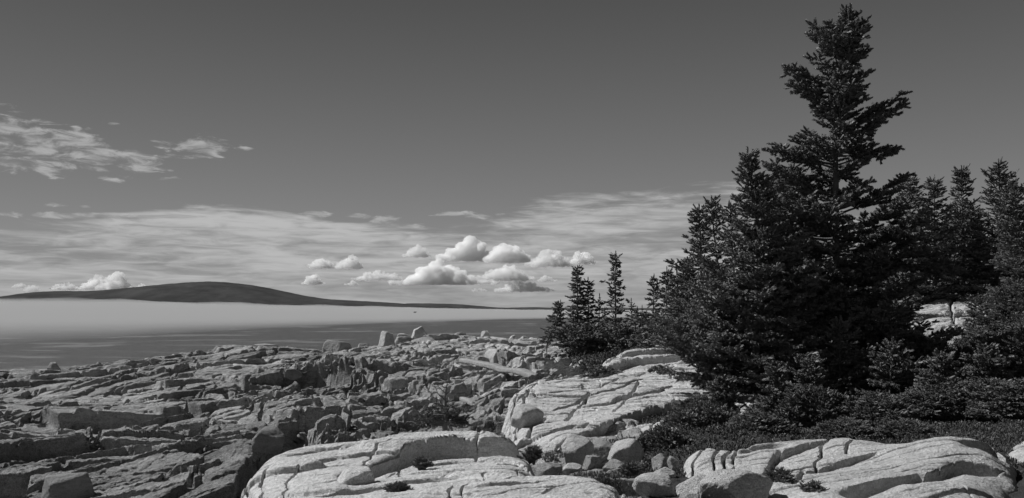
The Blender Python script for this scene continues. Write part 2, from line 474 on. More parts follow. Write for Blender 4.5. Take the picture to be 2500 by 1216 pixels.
# ------------------------------------------------------------------ fog bank lying on the water
def make_fog():
    m = bpy.data.materials.new('fog'); m.use_nodes = True; t = m.node_tree; t.nodes.clear(); g = NT(t)
    out = g.n('ShaderNodeOutputMaterial'); v = g.n('ShaderNodeVolumePrincipled')
    v.inputs['Color'].default_value = (.71, .71, .71, 1); v.inputs['Density'].default_value = .0050
    g.link(v.outputs[0], out.inputs['Volume'])
    px = np.linspace(-900, 1900, 240)
    near = np.interp(px, [-900, 0, 300, 560, 800, 1100, 1340, 1900], [200, 290, 360, 500, 690, 1080, 1700, 2700])
    full = np.interp(px, [-900, 0, 300, 560, 800, 1100, 1340, 1900], [760, 1060, 1130, 1500, 2000, 3200, 4800, 6500])
    ks = 60
    rows = []
    far = 7000
    for k in range(ks):
        tt = k / (ks - 1)
        if tt < .6:
            q = tt / .6; D = near + (full - near) * q; H = 28 * (1 - (1 - q) ** 1.2)
        else:
            q = (tt - .6) / .4; D = full + (far - full) * q; H = np.full_like(D, 28.0)
            if k == ks - 1: H = H * 0 + .5
        X = (px - CX) / F * D
        H = H * (1 + .17 * fbm(X / 70, D / 160, 5, 77) + .05 * fbm(X / 600, D / 900, 2, 78)) + .4
        rows.append(np.stack([X, D, H], -1))
    top = np.array(rows); bot = top.copy(); bot[..., 2] = -2.0
    nr, nc = top.shape[:2]; n = nr * nc
    f1 = grid_faces(nr, nc); f2 = grid_faces(nr, nc)[:, ::-1] + n
    side = []
    idx = np.arange(n).reshape(nr, nc)
    for e in (idx[0, ::-1], idx[-1, :], idx[:, 0], idx[::-1, -1]):
        for a, b_ in zip(e[:-1], e[1:]): side.append((a, b_, b_ + n, a + n))
    o = mesh_obj('fog', np.r_[top.reshape(-1, 3), bot.reshape(-1, 3)], np.r_[f1, f2, np.array(side)], m)
    tag(o, kind='stuff')
make_fog()

# ------------------------------------------------------------------ cumulus clouds far beyond the hills
def make_clouds():
    m = bpy.data.materials.new('cloud_vapour'); m.use_nodes = True; t = m.node_tree; t.nodes.clear(); g = NT(t)
    out = g.n('ShaderNodeOutputMaterial'); v = g.n('ShaderNodeVolumePrincipled')
    v.inputs['Color'].default_value = (1, 1, 1, 1); v.inputs['Density'].default_value = .017; v.inputs['Anisotropy'].default_value = .0
    g.link(v.outputs[0], out.inputs['Volume'])
    tex = bpy.data.textures.new('billow', 'CLOUDS'); tex.noise_scale = 110; tex.noise_depth = 5; tex.noise_basis = 'IMPROVED_PERLIN'
    tex2 = bpy.data.textures.new('wisp', 'CLOUDS'); tex2.noise_scale = 38; tex2.noise_depth = 3; tex2.noise_basis = 'IMPROVED_PERLIN'
    import bmesh
    D0 = 14000
    k = D0 / F
    def cloud(px, py, w, h, label, seed, lobes=None):
        D0 = 12500 + 900 * ((seed * 5) % 7); k = D0 / F
        """px,py: middle of the flat base; w,h in photo pixels"""
        r = np.random.default_rng(seed)
        base = at(px, py, D0)
        bm = bmesh.new()
        w *= 1.12
        n = max(7, int(w / max(h, 8) * 9))
        for i in range(n):
            u = (i + .5) / n * 2 - 1 + r.uniform(-.1, .1)
            env = max(.12, 1 - abs(u) ** 2.0)
            if lobes: env *= float(np.interp(u, [q[0] for q in lobes], [q[1] for q in lobes]))
            env *= r.uniform(.65, 1.1)
            nl = 1 + int(env * 3.2)
            for j in range(nl):
                rr = h * (.15 + .13 * env) * r.uniform(.7, 1.25) * (1 - .10 * j)
                zz = rr * .55 + (h * env - rr * 1.5) * j / max(nl - 1, 1) * (1 if nl > 1 else 0)
                q = bmesh.ops.create_icosphere(bm, subdivisions=2, radius=max(rr, 2.2) * k)
                off = Vector(((u + r.uniform(-.04, .04)) * (w / 2 - h * .15) * k, r.uniform(-.5, .5) * h * k, max(zz, rr * .5) * k))
                for vv in q['verts']:
                    vv.co = Vector((vv.co.x * 1.35, vv.co.y, vv.co.z * .9)) + off
        for vv in bm.verts:
            if vv.co.z < 0: vv.co.z *= .15
        me = bpy.data.meshes.new('cumulus_cloud'); bm.to_mesh(me); bm.free(); me.materials.append(m)
        o = bpy.data.objects.new('cumulus_cloud', me); C.objects.link(o); o.location = base
        rm = o.modifiers.new('r', 'REMESH'); rm.mode = 'VOXEL'; rm.voxel_size = max(7.0, w * k / 150); rm.use_smooth_shade = True
        dp = o.modifiers.new('d', 'DISPLACE'); dp.texture = tex; dp.strength = 120; dp.mid_level = .5; dp.texture_coords = 'GLOBAL'
        dq = o.modifiers.new('e', 'DISPLACE'); dq.texture = tex2; dq.strength = 60; dq.mid_level = .5; dq.texture_coords = 'GLOBAL'
        tag(o, label, 'cloud', 'small cumulus clouds above the horizon')
    cloud(1080, 694, 240, 54, 'long billowing white cumulus, widest of the low row in mid sky', 1, [(-1, .5), (-.6, .7), (-.1, 1.1), (.4, .75), (1, .5)])
    cloud(925, 684, 110, 24, 'flat elongated white cloud touching the left end of the widest cumulus', 2)
    cloud(1235, 684, 120, 40, 'soft ragged cloud trailing off the right end of the widest cumulus', 3)
    cloud(1140, 636, 140, 54, 'tall white cloud with grey base in the upper row, left half of the joined pair', 4, [(-1, .6), (.1, 1.15), (1, .7)])
    cloud(1240, 640, 115, 50, 'white cloud with the darkest grey underside, right half of the joined upper pair', 5)
    cloud(1018, 627, 66, 27, 'small isolated white puff left of the tall upper cloud', 6)
    cloud(1345, 650, 110, 40, 'puffy cloud with shaded right side, right of the joined upper pair', 7)
    cloud(1420, 645, 60, 34, 'faint thin puff at the right end of the upper row, above the leftmost thin spruces', 8)
    cloud(785, 655, 62, 27, 'left puff of a small pair of clouds over the falling slope of the hill', 9)
    cloud(853, 655, 62, 34, 'right and taller puff of a small pair over the falling slope of the hill', 10)
    cloud(765, 694, 46, 30, 'compact upright white puff just above the right slope of the hill', 11)
    cloud(1280, 711, 124, 27, 'low white cloud tapering to the right, under the cumulus rows', 12, [(-1, .8), (-.3, 1.1), (1, .4)])
    cloud(1335, 687, 46, 14, 'small flat puff above the low tapering cloud', 13)
    cloud(1170, 711, 34, 9, 'tiny flat cloud scrap under the widest cumulus', 14)
    cloud(860, 696, 34, 9, 'tiny faint cloud scrap between the upright puff and the widest cumulus', 15)
    cloud(230, 706, 80, 34, 'white cloud tower with rounded head over the left shoulder of the hill', 16, [(-1, .4), (.1, 1.2), (1, .5)])
    cloud(284, 708, 80, 42, 'tallest white cloud head just left of the hill summit', 17, [(-1, .5), (-.1, 1.2), (1, .3)])
    cloud(160, 707, 70, 17, 'low white tail of cloud left of the cloud towers', 18)
    cloud(349, 704, 26, 13, 'tiny white puff touching the rising ridge of the hill', 19)
    cloud(46, 703, 34, 12, 'small faint puff near the left edge above the low ridge', 20)
    cloud(80, 711, 40, 17, 'small lumpy puff above the start of the low ridge', 21)
make_clouds()

# ------------------------------------------------------------------ the ground: jointed rock shelf by the sea and heath under the trees
GROUND = TPS([
    # skyline of the shelf
    (-500, 930, 70), (0, 908, 72), (130, 903, 74), (330, 885, 78), (540, 850, 84), (680, 852, 86), (800, 858, 84), (900, 852, 84), (1010, 830, 88),
    (1120, 828, 92), (1250, 832, 96), (1350, 838, 100), (1460, 842, 90),
    # falls to the sea behind
    (-500, 935, 105), (0, 925, 105), (540, 880, 112), (1000, 862, 125), (1350, 850, 135),
    (0, 890, 190), (1000, 870, 200), (1500, 815, 200),
    # middle of the shelf
    (-500, 1010, 45), (0, 1000, 47), (330, 985, 46), (650, 965, 44), (900, 945, 44), (1150, 900, 52), (1050, 985, 38), (800, 1010, 36), (1300, 905, 48), (1420, 870, 62),
    (-400, 1216, 24), (0, 1216, 24), (300, 1216, 24), (560, 1216, 23), (560, 1100, 29), (250, 1100, 31), (0, 1100, 31), (700, 1080, 28), (900, 1060, 28), (1050, 1045, 26), (1200, 1040, 24), (1230, 980, 30),
    # under and behind the near ledges
    (700, 1330, 12), (1000, 1290, 11), (1300, 1200, 11.5), (1420, 1180, 11), (1500, 1130, 13.5), (1600, 1140, 13), (1420, 1230, 9),
    (1700, 1090, 14), (1900, 1090, 14), (2200, 1085, 14.5), (2500, 1080, 14), (2700, 1080, 14), (1700, 1300, 8), (2100, 1320, 8), (2500, 1230, 9), (2700, 1200, 9),
    # below the trees, rising to the right
    (1650, 1010, 20), (1850, 1010, 22), (2050, 1010, 24), (2300, 985, 24), (2500, 960, 24), (2800, 930, 24),
    (1500, 870, 46), (1700, 870, 42), (1900, 850, 44), (2150, 835, 46), (2400, 820, 48), (2700, 790, 48),
    (1450, 838, 75), (1600, 830, 75), (1800, 800, 75), (2100, 755, 78), (2400, 725, 80), (2800, 700, 80),
    (1600, 815, 140), (2000, 770, 140), (2500, 740, 140), (2900, 730, 140),
], 2e-3)
def px_of(x, y):
    return CX + F * x / y
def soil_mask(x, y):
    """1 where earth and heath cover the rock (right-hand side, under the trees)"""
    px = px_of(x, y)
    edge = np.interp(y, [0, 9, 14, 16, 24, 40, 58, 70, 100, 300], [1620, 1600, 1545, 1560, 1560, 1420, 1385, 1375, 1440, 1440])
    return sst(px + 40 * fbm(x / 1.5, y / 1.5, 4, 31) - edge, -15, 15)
def ground_z(x, y, detail=True):
    z = GROUND(x, y)
    # the trench that runs beside the near ledge
    d = seg_dist(x, y, TRENCH)
    z = z - 3.2 * np.exp(-(d / .6) ** 2)
    pxx = px_of(x, y)
    dsky = np.interp(pxx, [-500, 0, 540, 1000, 1350, 1420, 1500, 1700], [72, 75, 87, 91, 101, 108, 200, 400])
    z = z - np.clip(y - dsky, 0, 40) * .40
    if not detail: return z
    soil = soil_mask(x, y)
    far = sst(y, 55, 85)
    near = 1 - sst(y, 26, 40)
    px = px_of(x, y)
    craggy = sst(px, 620, 800) * (1 - sst(y, 60, 75))
    k = 1 - soil
    b = blocks(x, y, 4.4, 1.9, .52, .13, .26, .10, .50, 101, bias=.03, warp=.10, soft=.0020) * (1 - .35 * sst(y, 38, 60))
    b2 = blocks(x, y, 1.75, 1.8, .36, .075, .42, .050, .42, 202, bias=.03, warp=.10)
    b3 = blocks(x, y, .70, 1.6, .85, .042, .62, .032, .24, 303, bias=.03, warp=.12)
    b4 = blocks(x, y, .30, 1.7, .4, .022, .65, .018, .10, 404, warp=.12)
    b5 = blocks(x, y, .13, 1.7, 1.0, .010, .6, .010, .03, 505, warp=.12) * (1 - sst(y, 30, 45))
    act = sst(fbm(x / 4.5, y / 4.5, 3, 60), -.35, .35)                 # quiet slabs next to broken ground
    act2 = sst(fbm(x / 2.1, y / 2.1, 3, 66), -.3, .4)
    rock = b * (.9 + .2 * craggy) + b2 * (.5 + .5 * act + .4 * craggy) + b3 * (.12 + .65 * act * act2 + .25 * act2 + .5 * craggy) + b4 * (.2 + .8 * act2 * act + .3 * craggy) + b5
    # long joints crossing the plates
    for sz, an, ww, dp, sd_ in ((2.6, .45, .05, .30, 1), (1.9, 1.75, .04, .25, 2), (1.1, .30, .03, .16, 3)):
        cc, s_ = math.cos(an), math.sin(an)
        u = (-x * s_ + y * cc) / sz + .30 * fbm(x / 3, y / 3, 3, 600 + sd_)
        fr = np.abs(u - np.round(u)) * sz; w_ = np.maximum(ww * .8, .0012 * y)
        rock = rock - dp * np.exp(-(fr / w_) ** 2) * sst(fbm(x / 2.4 + np.round(u) * 5.3, y / 2.4, 2, 650 + sd_), -.05, .2)
    rock = rock + .22 * fbm(x / 7, y / 7, 3, 9) + .035 * fbm(x / .6, y / .45, 5, 19, .6)
    z = z + rock * k * (1 - .25 * far) * (.3 + .7 * sst(y, 15, 23))
    z = z + soil * (.10 * fbm(x / 1.2, y / 1.2, 4, 41) + .05 * fbm(x / .3, y / .3, 3, 43))
    return z
TRENCH = [tuple(at(px, py, D).xy) for px, py, D in ((690, 990, 35), (700, 1040, 29), (705, 1100, 24.5), (660, 1170, 20.5))]

def undercut(X, Y, z, amt, win):
    """push the foot of steep steps back under their top edge, so that blocks overhang"""
    zm = z.copy()
    for ax in (0, 1):
        acc = zm.copy()
        for k in range(1, win + 1):
            acc = np.maximum(acc, np.maximum(np.roll(zm, k, ax), np.roll(zm, -k, ax)))
        zm = acc
    zb = z.copy()
    for _ in range(2):
        zb = (np.roll(zb, 1, 0) + np.roll(zb, -1, 0) + 2 * zb) / 4; zb = (np.roll(zb, 1, 1) + np.roll(zb, -1, 1) + 2 * zb) / 4
    S = X / Y
    gD = np.gradient(zb, axis=0) / np.maximum(np.gradient(Y, axis=0), 1e-4)          # along the ray
    gS = np.gradient(zb, axis=1) / np.maximum(np.gradient(S, axis=1) * Y, 1e-5)      # across
    gx, gy = gS, gD - gS * S
    L = np.hypot(gx, gy)
    w = sst(L, .5, 1.3)
    sh = np.minimum(amt * (zm - z), .35) * w
    for _ in range(2):
        sh = (np.roll(sh, 1, 0) + np.roll(sh, -1, 0) + 2 * sh) / 4; sh = (np.roll(sh, 1, 1) + np.roll(sh, -1, 1) + 2 * sh) / 4
    return X + sh * gx / (L + 1e-6), Y + sh * gy / (L + 1e-6)

def make_ground():
    s = np.linspace(-.70, .78, 1560)
    D = np.r_[np.linspace(2, 7, 10)[:-1], np.exp(np.linspace(math.log(7), math.log(18), 240))[:-1], np.exp(np.linspace(math.log(18), math.log(115), 1560)), np.exp(np.linspace(math.log(115), math.log(330), 80))[1:]]
    S, Y = np.meshgrid(s, D)
    X = S * Y
    z = ground_z(X, Y)
    soil = soil_mask(X, Y)
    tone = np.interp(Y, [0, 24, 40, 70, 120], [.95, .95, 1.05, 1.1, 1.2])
    px = px_of(X, Y)
    pl = .22 * blocks(X, Y, 1.75, 1.8, .36, 1, 0, .05, 0, 202, warp=.10) + .16 * blocks(X, Y, .70, 1.6, .85, 1, 0, .03, 0, 303, warp=.12)
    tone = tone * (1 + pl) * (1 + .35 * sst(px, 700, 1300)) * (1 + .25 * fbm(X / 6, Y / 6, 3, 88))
    X, Y = undercut(X, Y, z, .5 * (1 - soil), 5)
    co = np.stack([X, Y, z], -1).reshape(-1, 3)
    m = (soil[:-1, :-1] > .5)
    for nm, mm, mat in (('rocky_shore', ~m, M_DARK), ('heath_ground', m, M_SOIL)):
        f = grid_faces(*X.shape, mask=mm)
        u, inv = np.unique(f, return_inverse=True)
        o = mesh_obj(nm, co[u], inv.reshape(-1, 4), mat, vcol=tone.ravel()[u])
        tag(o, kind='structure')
make_ground()

# ------------------------------------------------------------------ pale granite ledges
def ledge(name, label, surf, outline, pxr, Dr, res, mat, lips=(), cracks=(), seed=0, edge=.5, sheet=(.06, 1.2, .3), group='pale granite ledges', drop=3.0, rough=1.0, cat='rock ledge', bumps=()):
    """surf: TPS base; outline/lips/cracks in photo pixels laid on that surface"""
    P2 = lambda L: [tuple(hit(px, py, surf, Dr[0] * .9, Dr[1] * 1.3).xy) for px, py in L]
    out = [tuple(at(q[0], q[1], q[2]).xy) if len(q) == 3 else tuple(hit(q[0], q[1], surf, Dr[0] * .9, Dr[1] * 1.3).xy) for q in outline]
    s = np.linspace((pxr[0] - CX) / F, (pxr[1] - CX) / F, res[0]); D = np.exp(np.linspace(math.log(Dr[0]), math.log(Dr[1]), res[1]))
    S, Y = np.meshgrid(s, D); X = S * Y
    wx = X + .10 * edge * fbm(X / .5, Y / .5, 3, seed) + .25 * edge * fbm(X / 1.5, Y / 1.5, 3, seed + 4)
    wy = Y + .10 * edge * fbm(X / .5, Y / .5, 3, seed + 1) + .25 * edge * fbm(X / 1.5, Y / 1.5, 3, seed + 5)
    z = surf(X, Y)
    sd = poly_sd(wx, wy, out)
    q = np.clip(1 - sd / edge, 0, 1)
    rnd = -edge * .75 * (1 - np.sqrt(np.clip(1 - q * q, 0, 1)))
    z = z + np.where(sd > 0, rnd, -edge * .75 + sd * drop)
    # explicit lips: the sheet behind the line stands H above the one in front
    for L, H, w, rec in lips:
        pts = P2(L)
        ss = np.array([p[0] / p[1] for p in pts]); dd = np.array([p[1] for p in pts]); o = np.argsort(ss); ss, dd = ss[o], dd[o]
        if len(ss) >= 5:
            cf = np.polyfit(ss, np.log(dd), 3 if len(ss) > 6 else 2); dfit = np.exp(np.polyval(cf, np.clip(S, ss[0] - .01, ss[-1] + .01)))
        else: dfit = np.interp(S, ss, dd)
        dl = dfit + .035 * fbm(X / .5, Y * 0 + seed, 2, seed + 7)
        ew = min(.030, (ss[-1] - ss[0]) * .3); endf = sst(S, ss[0] - ew, ss[0] + ew) * (1 - sst(S, ss[-1] - ew, ss[-1] + ew))
        t = Y - dl
        prof = np.where(t < 0, np.exp(-np.clip(-t - w, 0, 99) / rec) * sst(-t, 0, w), 0)
        round_ = -.18 * H * np.exp(-np.clip(t, 0, 9) / (w * 1.2)) * (t > 0)
        z = z - (H * prof) * endf + round_ * endf
        z = z - .25 * H * np.exp(-((t + w) / (.05)) ** 2) * endf
    zc = np.zeros_like(z)
    for L, w, d in cracks:
        pts = P2(L)
        dist = seg_dist(X + .06 * fbm(X / .3, Y / .3, 3, seed + 8), Y + .06 * fbm(X / .3, Y / .3, 3, seed + 9), pts)
        w_ = np.maximum(w * .55, .0011 * Y)
        zc = zc - 1.7 * d * np.exp(-(dist / w_) ** 2); z = z - .16 * d * np.exp(-dist / (w * 4))
    for px, py, rx, ry, h in bumps:
        p = hit(px, py, surf, Dr[0] * .9, Dr[1] * 1.3)
        z = z + h * np.exp(-((X - p.x) / rx) ** 2 - ((Y - p.y) / ry) ** 2)
    A, per, ang = sheet
    c, sn = math.cos(ang), math.sin(ang)
    t = (-X * sn + Y * c) / per + .55 * fbm(X / 3.4, Y / 2.2, 2, seed + 11)
    sw = t - np.floor(t); k = np.floor(t)
    amp = A * (.3 + .7 * rnd2(k, k * 0, seed + 12)) * sst(fbm(X / 1.6 + k * 3.1, Y / 1.6, 3, seed + 13), -.35, .25)
    z = z + amp * (sst(sw, 0, .05) * (1 - sw) ** 1.2)
    z = z + rough * (blocks(X, Y, 1.0, 5.0, ang + .08, .014, .05, .016, .05, seed + 14, warp=.16, soft=.0015)
                     + .035 * fbm(X / 1.3, Y / 1.0, 3, seed + 15) + .016 * fbm(X / .22, Y / .16, 4, seed + 16, .6) + .007 * fbm(X / .05, Y / .05, 3, seed + 18))
    # fine joints
    for (sz, an, ww, dp, sed) in ((.62, ang + .06, .011, .045, 24), (.41, ang - .05, .009, .030, 25), (2.2, ang, .018, .07, 21), (1.7, ang + 1.1, .014, .03, 22), (.8, ang - .1, .010, .030, 23)):
        c, sn = math.cos(an), math.sin(an)
        u = (-X * sn + Y * c) / sz + .28 * fbm(X / 1.9, Y / 1.9, 3, seed + sed)
        fr = np.abs(u - np.round(u)) * sz
        on = sst(fbm(X / 1.3 + np.round(u) * 7.7, Y / 1.3, 3, seed + sed + 5), -.1, .15)
        w_ = np.maximum(ww * .8, .0010 * Y)
        zc = zc - 2.0 * dp * rough * np.exp(-(fr / w_) ** 2) * on; z = z - .10 * dp * np.exp(-fr / (ww * 4)) * on
    g0 = GROUND(X, Y) - 1.2
    keep = (z > g0)
    X, Y = undercut(X, Y, z, .22, 4); z = z + zc
    km = keep[:-1, :-1] | keep[1:, 1:] | keep[1:, :-1] | keep[:-1, 1:]
    f = grid_faces(*X.shape, mask=km)
    u, inv = np.unique(f, return_inverse=True)
    o = mesh_obj(name, np.stack([X, Y, z], -1).reshape(-1, 3)[u], inv.reshape(-1, 4), mat)
    tag(o, label, cat, group)
    return o

S_A = TPS([(560, 1290, 9.5), (600, 1135, 13.2), (700, 1100, 14), (850, 1075, 14.8), (1000, 1058, 15), (1150, 1050, 15), (1300, 1062, 14), (1340, 1075, 13.5),
           (700, 1216, 9.8), (900, 1216, 9.0), (1100, 1216, 8.6), (1300, 1216, 8.3), (1500, 1216, 8.2), (1000, 1130, 11.4), (1250, 1120, 11.2), (1400, 1160, 9.9), (1520, 1165, 9.6),
           (1300, 1160, 9.9), (800, 1150, 11.4), (900, 1400, 6), (1400, 1400, 6)], 2e-3)
ledge('granite_ledge', 'long pale smooth ledge in the front, with a dark overhanging step along its middle', S_A,
      [(585, 1300, 8), (580, 1216), (592, 1150), (640, 1112), (720, 1090), (860, 1070), (1000, 1052), (1100, 1045), (1180, 1046), (1260, 1060), (1320, 1075),
       (1318, 1120), (1300, 1140), (1400, 1152), (1490, 1158), (1545, 1185), (1560, 1216), (1560, 1400, 5.8), (700, 1400, 5.8)],
      (520, 1640), (5.4, 18.5), (1150, 900), M_PALE,
      lips=[([(885, 1135), (930, 1110), (986, 1092), (1040, 1078), (1100, 1072), (1162, 1075), (1266, 1062), (1316, 1066)], .46, .13, .9),
            ([(1030, 1122), (1080, 1112), (1150, 1106), (1230, 1108), (1290, 1118)], .07, .06, .5),
            ([(800, 1192), (880, 1180), (935, 1166), (1010, 1150), (1060, 1148), (1130, 1145)], .07, .05, .5),
            ([(590, 1130), (700, 1110), (790, 1093), (850, 1088)], .05, .04, .5),
            ([(830, 1150), (860, 1142), (895, 1140)], .14, .08, .3),
            ([(1160, 1190), (1250, 1180), (1330, 1172), (1400, 1175)], .05, .04, .4),
            ([(640, 1215), (740, 1200), (830, 1186)], .06, .05, .5)],
      cracks=[([(1175, 1052), (1162, 1075), (1160, 1106)], .03, .14), ([(985, 1092), (978, 1148)], .03, .18), ([(1192, 1138), (1170, 1160), (1110, 1185), (1090, 1216)], .022, .09),
              ([(640, 1216), (645, 1160), (660, 1135)], .03, .12), ([(690, 1216), (700, 1170), (725, 1140)], .025, .10), ([(612, 1216), (608, 1160), (625, 1128)], .03, .1),
              ([(730, 1110), (860, 1083), (930, 1070), (1050, 1060)], .016, .06), ([(880, 1130), (920, 1095), (960, 1082)], .02, .06),
              ([(1300, 1216), (1360, 1195), (1440, 1180), (1520, 1176)], .02, .07), ([(800, 1170), (880, 1150)], .03, .12), ([(1520, 1216), (1515, 1180)], .03, .12)],
      seed=1000, edge=.45, sheet=(.022, .95, .12))

S_B = TPS([(1235, 1058, 16.5), (1240, 985, 19.5), (1262, 940, 22), (1300, 915, 24), (1400, 905, 25.5), (1450, 880, 28), (1500, 850, 32), (1560, 840, 35), (1640, 842, 36), (1700, 832, 38), (1800, 838, 38),
           (1350, 1062, 15.5), (1450, 1050, 16), (1600, 1040, 16.2), (1500, 960, 21.5), (1600, 930, 24.5), (1650, 890, 29), (1350, 985, 20.2), (1800, 960, 23), (1900, 900, 29), (2000, 900, 29), (2050, 960, 24)], 2e-3)
ledge('granite_ledge', 'large pale sloping ledge rising towards the spruces, with long parallel cracks', S_B,
      [(1238, 1062, 15.8), (1236, 1010), (1240, 960), (1275, 925), (1350, 908), (1430, 900), (1470, 868), (1520, 846), (1620, 840), (1690, 834), (1760, 842, 38), (1960, 850, 38), (2100, 900, 30), (2100, 1000, 22),
       (1700, 1060, 15.5), (1560, 1046), (1470, 1056), (1380, 1066), (1300, 1064)],
      (1200, 2180), (14.5, 42), (1000, 950), M_PALE,
      lips=[([(1460, 905), (1500, 882), (1540, 873), (1620, 868), (1680, 862)], .45, .3, 1.4),
            ([(1480, 870), (1530, 855), (1600, 850), (1640, 852)], .3, .25, .9),
            ([(1420, 985), (1480, 978), (1560, 958), (1640, 940)], .12, .12, .8),
            ([(1440, 1050), (1500, 1020), (1560, 1000), (1620, 985), (1700, 975)], .40, .2, 1.2),
            ([(1330, 925), (1380, 916), (1450, 906)], .10, .15, .6),
            ([(1350, 1000), (1400, 975), (1480, 950), (1570, 925)], .06, .08, .6),
            ([(1420, 1050), (1480, 1040), (1560, 1030)], .12, .1, .5)],
      cracks=[([(1440, 955), (1395, 1005), (1380, 1030)], .05, .2), ([(1340, 965), (1420, 950), (1520, 925), (1640, 890)], .035, .12), ([(1260, 1055), (1262, 1000), (1290, 955)], .05, .12),
              ([(1245, 1050), (1246, 990), (1268, 950)], .04, .10), ([(1500, 1000), (1540, 960), (1560, 930)], .04, .14), ([(1290, 940), (1400, 925), (1500, 900), (1600, 880)], .03, .1),
              ([(1290, 1060), (1300, 1035), (1330, 1015)], .05, .2), ([(1620, 985), (1600, 1010), (1590, 1040)], .04, .16)],
      seed=2000, edge=.6, sheet=(.034, .7, .30), rough=1.3)

S_C = TPS([(1660, 1216, 9.2), (1665, 1090, 11.8), (1720, 1078, 12.2), (1780, 1095, 11.8), (1850, 1068, 12.3), (1940, 1062, 12.6), (2020, 1057, 12.8), (2100, 1062, 12.6), (2160, 1085, 12), (2230, 1072, 12.2),
           (2330, 1066, 12.2), (2400, 1075, 11.8), (2460, 1095, 11.4), (1900, 1160, 9.9), (2000, 1150, 10.0), (2150, 1140, 10.0), (2300, 1130, 10.0), (2440, 1140, 9.9),
           (1800, 1216, 8.9), (2000, 1216, 8.6), (2200, 1216, 8.4), (2400, 1216, 8.4), (1760, 1150, 10.4), (2000, 1400, 6), (2450, 1350, 6.5)], 1e-3)
ledge('granite_ledge', 'rounded pale outcrop of bulging granite sheets in front of the bushes at lower right', S_C,
      [(1650, 1260, 8.2), (1655, 1180), (1662, 1090), (1700, 1076), (1760, 1090), (1790, 1094), (1850, 1066), (1940, 1062), (2020, 1056), (2100, 1060), (2160, 1082), (2230, 1070), (2330, 1064), (2400, 1072), (2470, 1100),
       (2480, 1160), (2470, 1216), (2480, 1400, 6.2), (1900, 1400, 6.2), (1880, 1216), (1760, 1190)],
      (1600, 2560), (6.0, 14.5), (1100, 800), M_PALE2,
      lips=[([(2230, 1160), (2290, 1140), (2350, 1125), (2430, 1132)], .24, .10, .3), ([(1800, 1105), (1850, 1092), (1910, 1085)], .08, .12, .5),
            ([(1860, 1150), (1890, 1105), (1960, 1092), (2010, 1085)], .10, .08, .6), ([(1960, 1135), (2050, 1120), (2140, 1108)], .07, .06, .5), ([(2070, 1190), (2160, 1172), (2240, 1150)], .22, .1, .3),
            ([(2350, 1090), (2420, 1088), (2455, 1100)], .15, .08, .5)],
      cracks=[([(1685, 1170), (1690, 1120), (1725, 1090)], .02, .12), ([(1745, 1160), (1748, 1100)], .02, .12), ([(1770, 1165), (1772, 1120), (1785, 1098)], .025, .16), ([(1790, 1150), (1795, 1110), (1820, 1082)], .02, .1),
              ([(1870, 1160), (1885, 1120), (1905, 1098)], .04, .16), ([(1990, 1130), (2010, 1090), (2030, 1065)], .025, .1), ([(2065, 1110), (2090, 1075)], .02, .07), ([(1895, 1150), (1900, 1118)], .02, .08),
              ([(1940, 1180), (1960, 1130)], .03, .1)],
      seed=3000, edge=.5, sheet=(.03, 1.4, .2), rough=.7, bumps=((1700, 1110, .35, .5, .05), (1850, 1100, .5, .5, .08), (2040, 1090, .6, .5, .1), (2330, 1100, .8, .5, .12), (2250, 1190, .6, .4, .08)))
S_D = TPS([(2200, 760, 52), (2260, 735, 55), (2330, 712, 58), (2450, 708, 60), (2600, 715, 60), (2230, 800, 44), (2400, 800, 44), (2600, 800, 44), (2350, 760, 50)], 1e-3)
ledge('granite_ledge', 'pale bare rock dome behind the big spruce at the right edge', S_D,
      [(2190, 790), (2200, 762), (2260, 738), (2330, 714), (2450, 709), (2620, 712), (2640, 790), (2400, 810)],
      (2150, 2700), (40, 66), (460, 360), M_BPALE, lips=[([(2230, 780), (2300, 760), (2400, 750)], .3, .4, 1.0)], cracks=[([(2330, 790), (2320, 740), (2340, 715)], .12, .4)],
      seed=4000, edge=.45, sheet=(.10, 1.8, .4), rough=1.5)
S_E = TPS([(2440, 1090, 13), (2500, 1062, 14), (2600, 1060, 14), (2480, 1130, 11.5), (2600, 1130, 11.5)], 1e-3)
ledge('granite_ledge', 'small sloping pale rock at the right edge behind the rounded outcrop', S_E,
      [(2435, 1095), (2470, 1072), (2530, 1062), (2640, 1062), (2640, 1120), (2480, 1125)], (2400, 2680), (10.5, 15), (300, 200), M_PALE2, seed=5000, edge=.35, sheet=(.03, 1, .2), rough=.7)
S_F = TPS([(1900, 925, 27), (1850, 950, 24), (2000, 905, 28), (2080, 930, 26), (1700, 1000, 20), (1750, 960, 23), (2100, 880, 32), (2250, 900, 30), (2100, 840, 38), (2250, 845, 38)], 1e-3)

def surf_at(px, py):
    """first visible rock or ground surface under a pixel"""
    best = hit(px, py, lambda x, y: GROUND(x, y))
    return best

